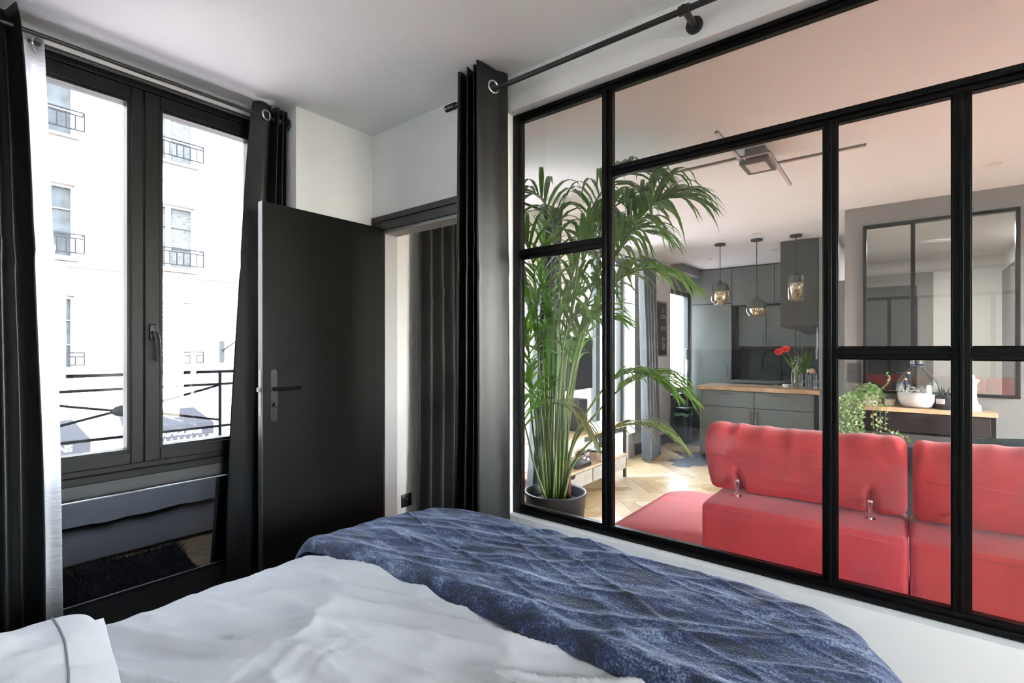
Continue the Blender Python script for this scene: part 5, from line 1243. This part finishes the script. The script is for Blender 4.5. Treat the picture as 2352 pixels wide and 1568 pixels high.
strand([ic + Vector((-.02, .03, .14)), ic + Vector((-.03, .08, .17)), ic + Vector((-.03, .13, .175))], 10, .018, .005)
vn.build('vines', 'vine', iv, smooth='all')['kind'] = 'stuff'
L1.build('variegated_leaves', 'ivy1', iv, recalc=False)['kind'] = 'stuff'; L2.build('green_leaves', 'ivy2', iv, recalc=False)['kind'] = 'stuff'

# ------------------------------------------------------------------ outside: street and the building opposite
OY = 15.0
struct(MB().box(-12, 30, 3.5, 16, -4.1, -4.0).build('street_ground', 'street'), 'street below the windows', 'street')
wl_ = []
bd = thing('apartment_building', 'pale stone apartment building across the street', 'building', (3, OY, -4))
cols = [(1.55, 2.745), (4.05, 5.215), (-1.2, 0.), (-3.9, -2.7)] 
rows = [(3.50, 5.17), (.93, 2.62), (6.30, 8.05)]
# wall as boxes around openings
xs = sorted([c for cc_ in cols for c in cc_]); X0, X1 = -8., 6.30
edges = [X0] + xs + [X1]; b = MB()
for i in range(0, len(edges) - 1):
    a, c = edges[i], edges[i + 1]
    if i % 2 == 0: b.box(a, c, OY, OY + .5, -4, 9.0)
    else:
        zz = [-4.0] + [z for r_ in sorted(rows) for z in r_] + [9.0]
        for k in range(0, len(zz), 2): b.box(a, c, OY, OY + .5, zz[k], zz[k + 1])
b.build('facade_wall', 'stone', bd)
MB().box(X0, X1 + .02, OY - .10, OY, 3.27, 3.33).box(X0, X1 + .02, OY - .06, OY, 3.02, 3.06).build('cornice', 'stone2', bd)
MB().box(X0, X1, OY - .05, OY, 5.75, 5.77).box(X0, X1, OY - .05, OY, .62, .65).box(X0, X1, OY - .08, OY, .30, .36).build('string_course', 'stone', bd)
for ci, (a, c) in enumerate(cols):
    for ri, (z0, z1) in enumerate(rows):
        w = MB(); fw = .05
        w.box(a, a + fw, OY + .14, OY + .20, z0, z1).box(c - fw, c, OY + .14, OY + .20, z0, z1).box(a + fw, c - fw, OY + .14, OY + .20, z1 - fw * 1.4, z1).box(a + fw, c - fw, OY + .14, OY + .20, z0, z0 + fw)
        m_ = (a + c) / 2; w.box(m_ - .06, m_ + .06, OY + .13, OY + .20, z0, z1)
        for k in (1, 2): zz = z0 + (z1 - z0) * k / 3; w.box(a + fw, c - fw, OY + .15, OY + .19, zz - .012, zz + .012)
        wo = w.build('window', 'farframe', bd)
        if ci == 1 and ri == 1:
            for k in range(14): MB().box(a + .04, c - .04, OY + .09, OY + .11, z1 - .10 - k * .115, z1 - .01 - k * .115).build('shutter_slat', 'shutter', wo)
        else: MB().box(a + fw, c - fw, OY + .19, OY + .21, z0 + fw, z1 - fw).build('pane', 'farglass' if ci != 1 else 'farblind', wo)
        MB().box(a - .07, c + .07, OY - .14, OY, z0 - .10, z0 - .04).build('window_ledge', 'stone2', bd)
        q = MB(); r0, r1 = a - .10, c + .13; zt, zb = z0 + .50, z0 + .08
        if ri == 1: zt, zb = 1.31, 1.03
        for z in (zt, zt - .09, zb): q.bar((r0, OY - .2, z), (r1, OY - .2, z), .026, .026)
        n_b = 9
        for k in range(n_b + 1): x = r0 + (r1 - r0) * k / n_b; q.bar((x, OY - .2, zb), (x, OY - .2, zt - (.09 if 0 < k < n_b else 0)), .022, .022, (0, 1, 0))
        q.bar((r0, OY - .2, zt), (r0, OY, zt), .015, .015).bar((r1, OY - .2, zt), (r1, OY, zt), .015, .015)
        q.build('window_guard', 'iron', bd)
fpx = MB().box(1.9, 2.4, OY - .19, OY - .05, 3.58, 3.70).build('flower_box', 'terracotta', bd)
# awnings
def awning(label, x0, x1, zt, zb, txt, tx, sz):
    r_ = thing('shop_awning', label, 'awning', ((x0 + x1) / 2, OY - .5, zb - .2))
    b = MB().add([(x0, OY, zt), (x1, OY, zt), (x1 + .12, OY - .95, zb), (x0 - .12, OY - .95, zb), (x0, OY, zt - .02), (x1, OY, zt - .02), (x1 + .12, OY - .95, zb - .02), (x0 - .12, OY - .95, zb - .02)],
                 [(0, 1, 2, 3), (7, 6, 5, 4), (0, 3, 7, 4), (1, 5, 6, 2), (3, 2, 6, 7), (0, 4, 5, 1)]); b.build('canopy', 'awning', r_)
    MB().box(x0 - .13, x1 + .13, OY - .97, OY - .94, zb - .30, zb + .01).build('valance', 'awning', r_)
    q = MB(); n_ = int((x1 - x0 + .26) / .14)
    for k in range(n_): q.box(x0 - .13 + k * .14, x0 - .13 + k * .14 + .09, OY - .97, OY - .95, zb - .36, zb - .30)
    q.build('fringe', 'awning', r_)
    text(txt, sz, (tx, OY - .975, zb - .235), (PI / 2, 0, 0), 'lettering', r_, .004, 'lettering', .006, 1.0)
awning('dark shop awning with white lettering under the right opposite windows', 3.55, 5.18, -.16, -.48, 'TRINGLERIE', 4.53, .185)
awning('dark shop awning cut by the white sheer curtain, ending in white letters', .55, 2.70, -.22, -.56, 'ONS', 2.33, .19)
# lantern on bracket
ln = thing('street_lantern', 'wall bracket lantern on the opposite facade at the right window edge', 'street lamp', (5.95, OY, 1.2))
MB().box(5.82, 5.94, OY - .04, OY, 1.02, 1.62).build('wall_plate', 'railing', ln); MB().tube([(5.88, OY - .05, 1.35), (6.05, OY - .3, 1.55), (6.35, OY - .5, 1.85)], .02, 8).build('bracket_arm', 'railing', ln, smooth='all')
MB().lathe([(.02, .12), (.10, .10), (.24, .02), (.26, 0), (.001, -.01)], (6.30, OY - .5, 1.30), 24).build('lamp_head', 'railing', ln, smooth=True); MB().cyl((6.3, OY - .5, 1.42), (6.34, OY - .5, 1.83), .012, n=8).build('lamp_hanger', 'railing', ln)
# neighbouring buildings further along the street
def neighbour(label, x0, x1, y, top):
    r_ = thing('apartment_building', label, 'building', ((x0 + x1) / 2, y, -4)); b = MB()
    xs_ = [x0 + 1 + k * 2.6 for k in range(int((x1 - x0 - 1) / 2.6))]
    b.box(x0, x1, y + .2, y + .6, -4, top)
    b.build('facade_wall', 'stone', r_)
    for x in xs_:
        for z in (-1.6, .95, 3.5, 6.3):
            if z + 1.7 < top:
                w = MB().box(x, x + 1.2, y + .12, y + .20, z, z + 1.7).build('window', 'farframe', r_)
                MB().box(x + .06, x + .56, y + .10, y + .12, z + .06, z + 1.64).box(x + .64, x + 1.14, y + .10, y + .12, z + .06, z + 1.64).build('pane', 'farglass', w)
                MB().box(x - .08, x + 1.28, y + .02, y + .2, z - .1, z - .04).build('window_ledge', 'stone2', r_)
neighbour('pale building further right across the street', 6.35, 30, OY + .3, 8.6)
neighbour('pale building further left across the street', -22, -8.05, OY + .2, 8.6)
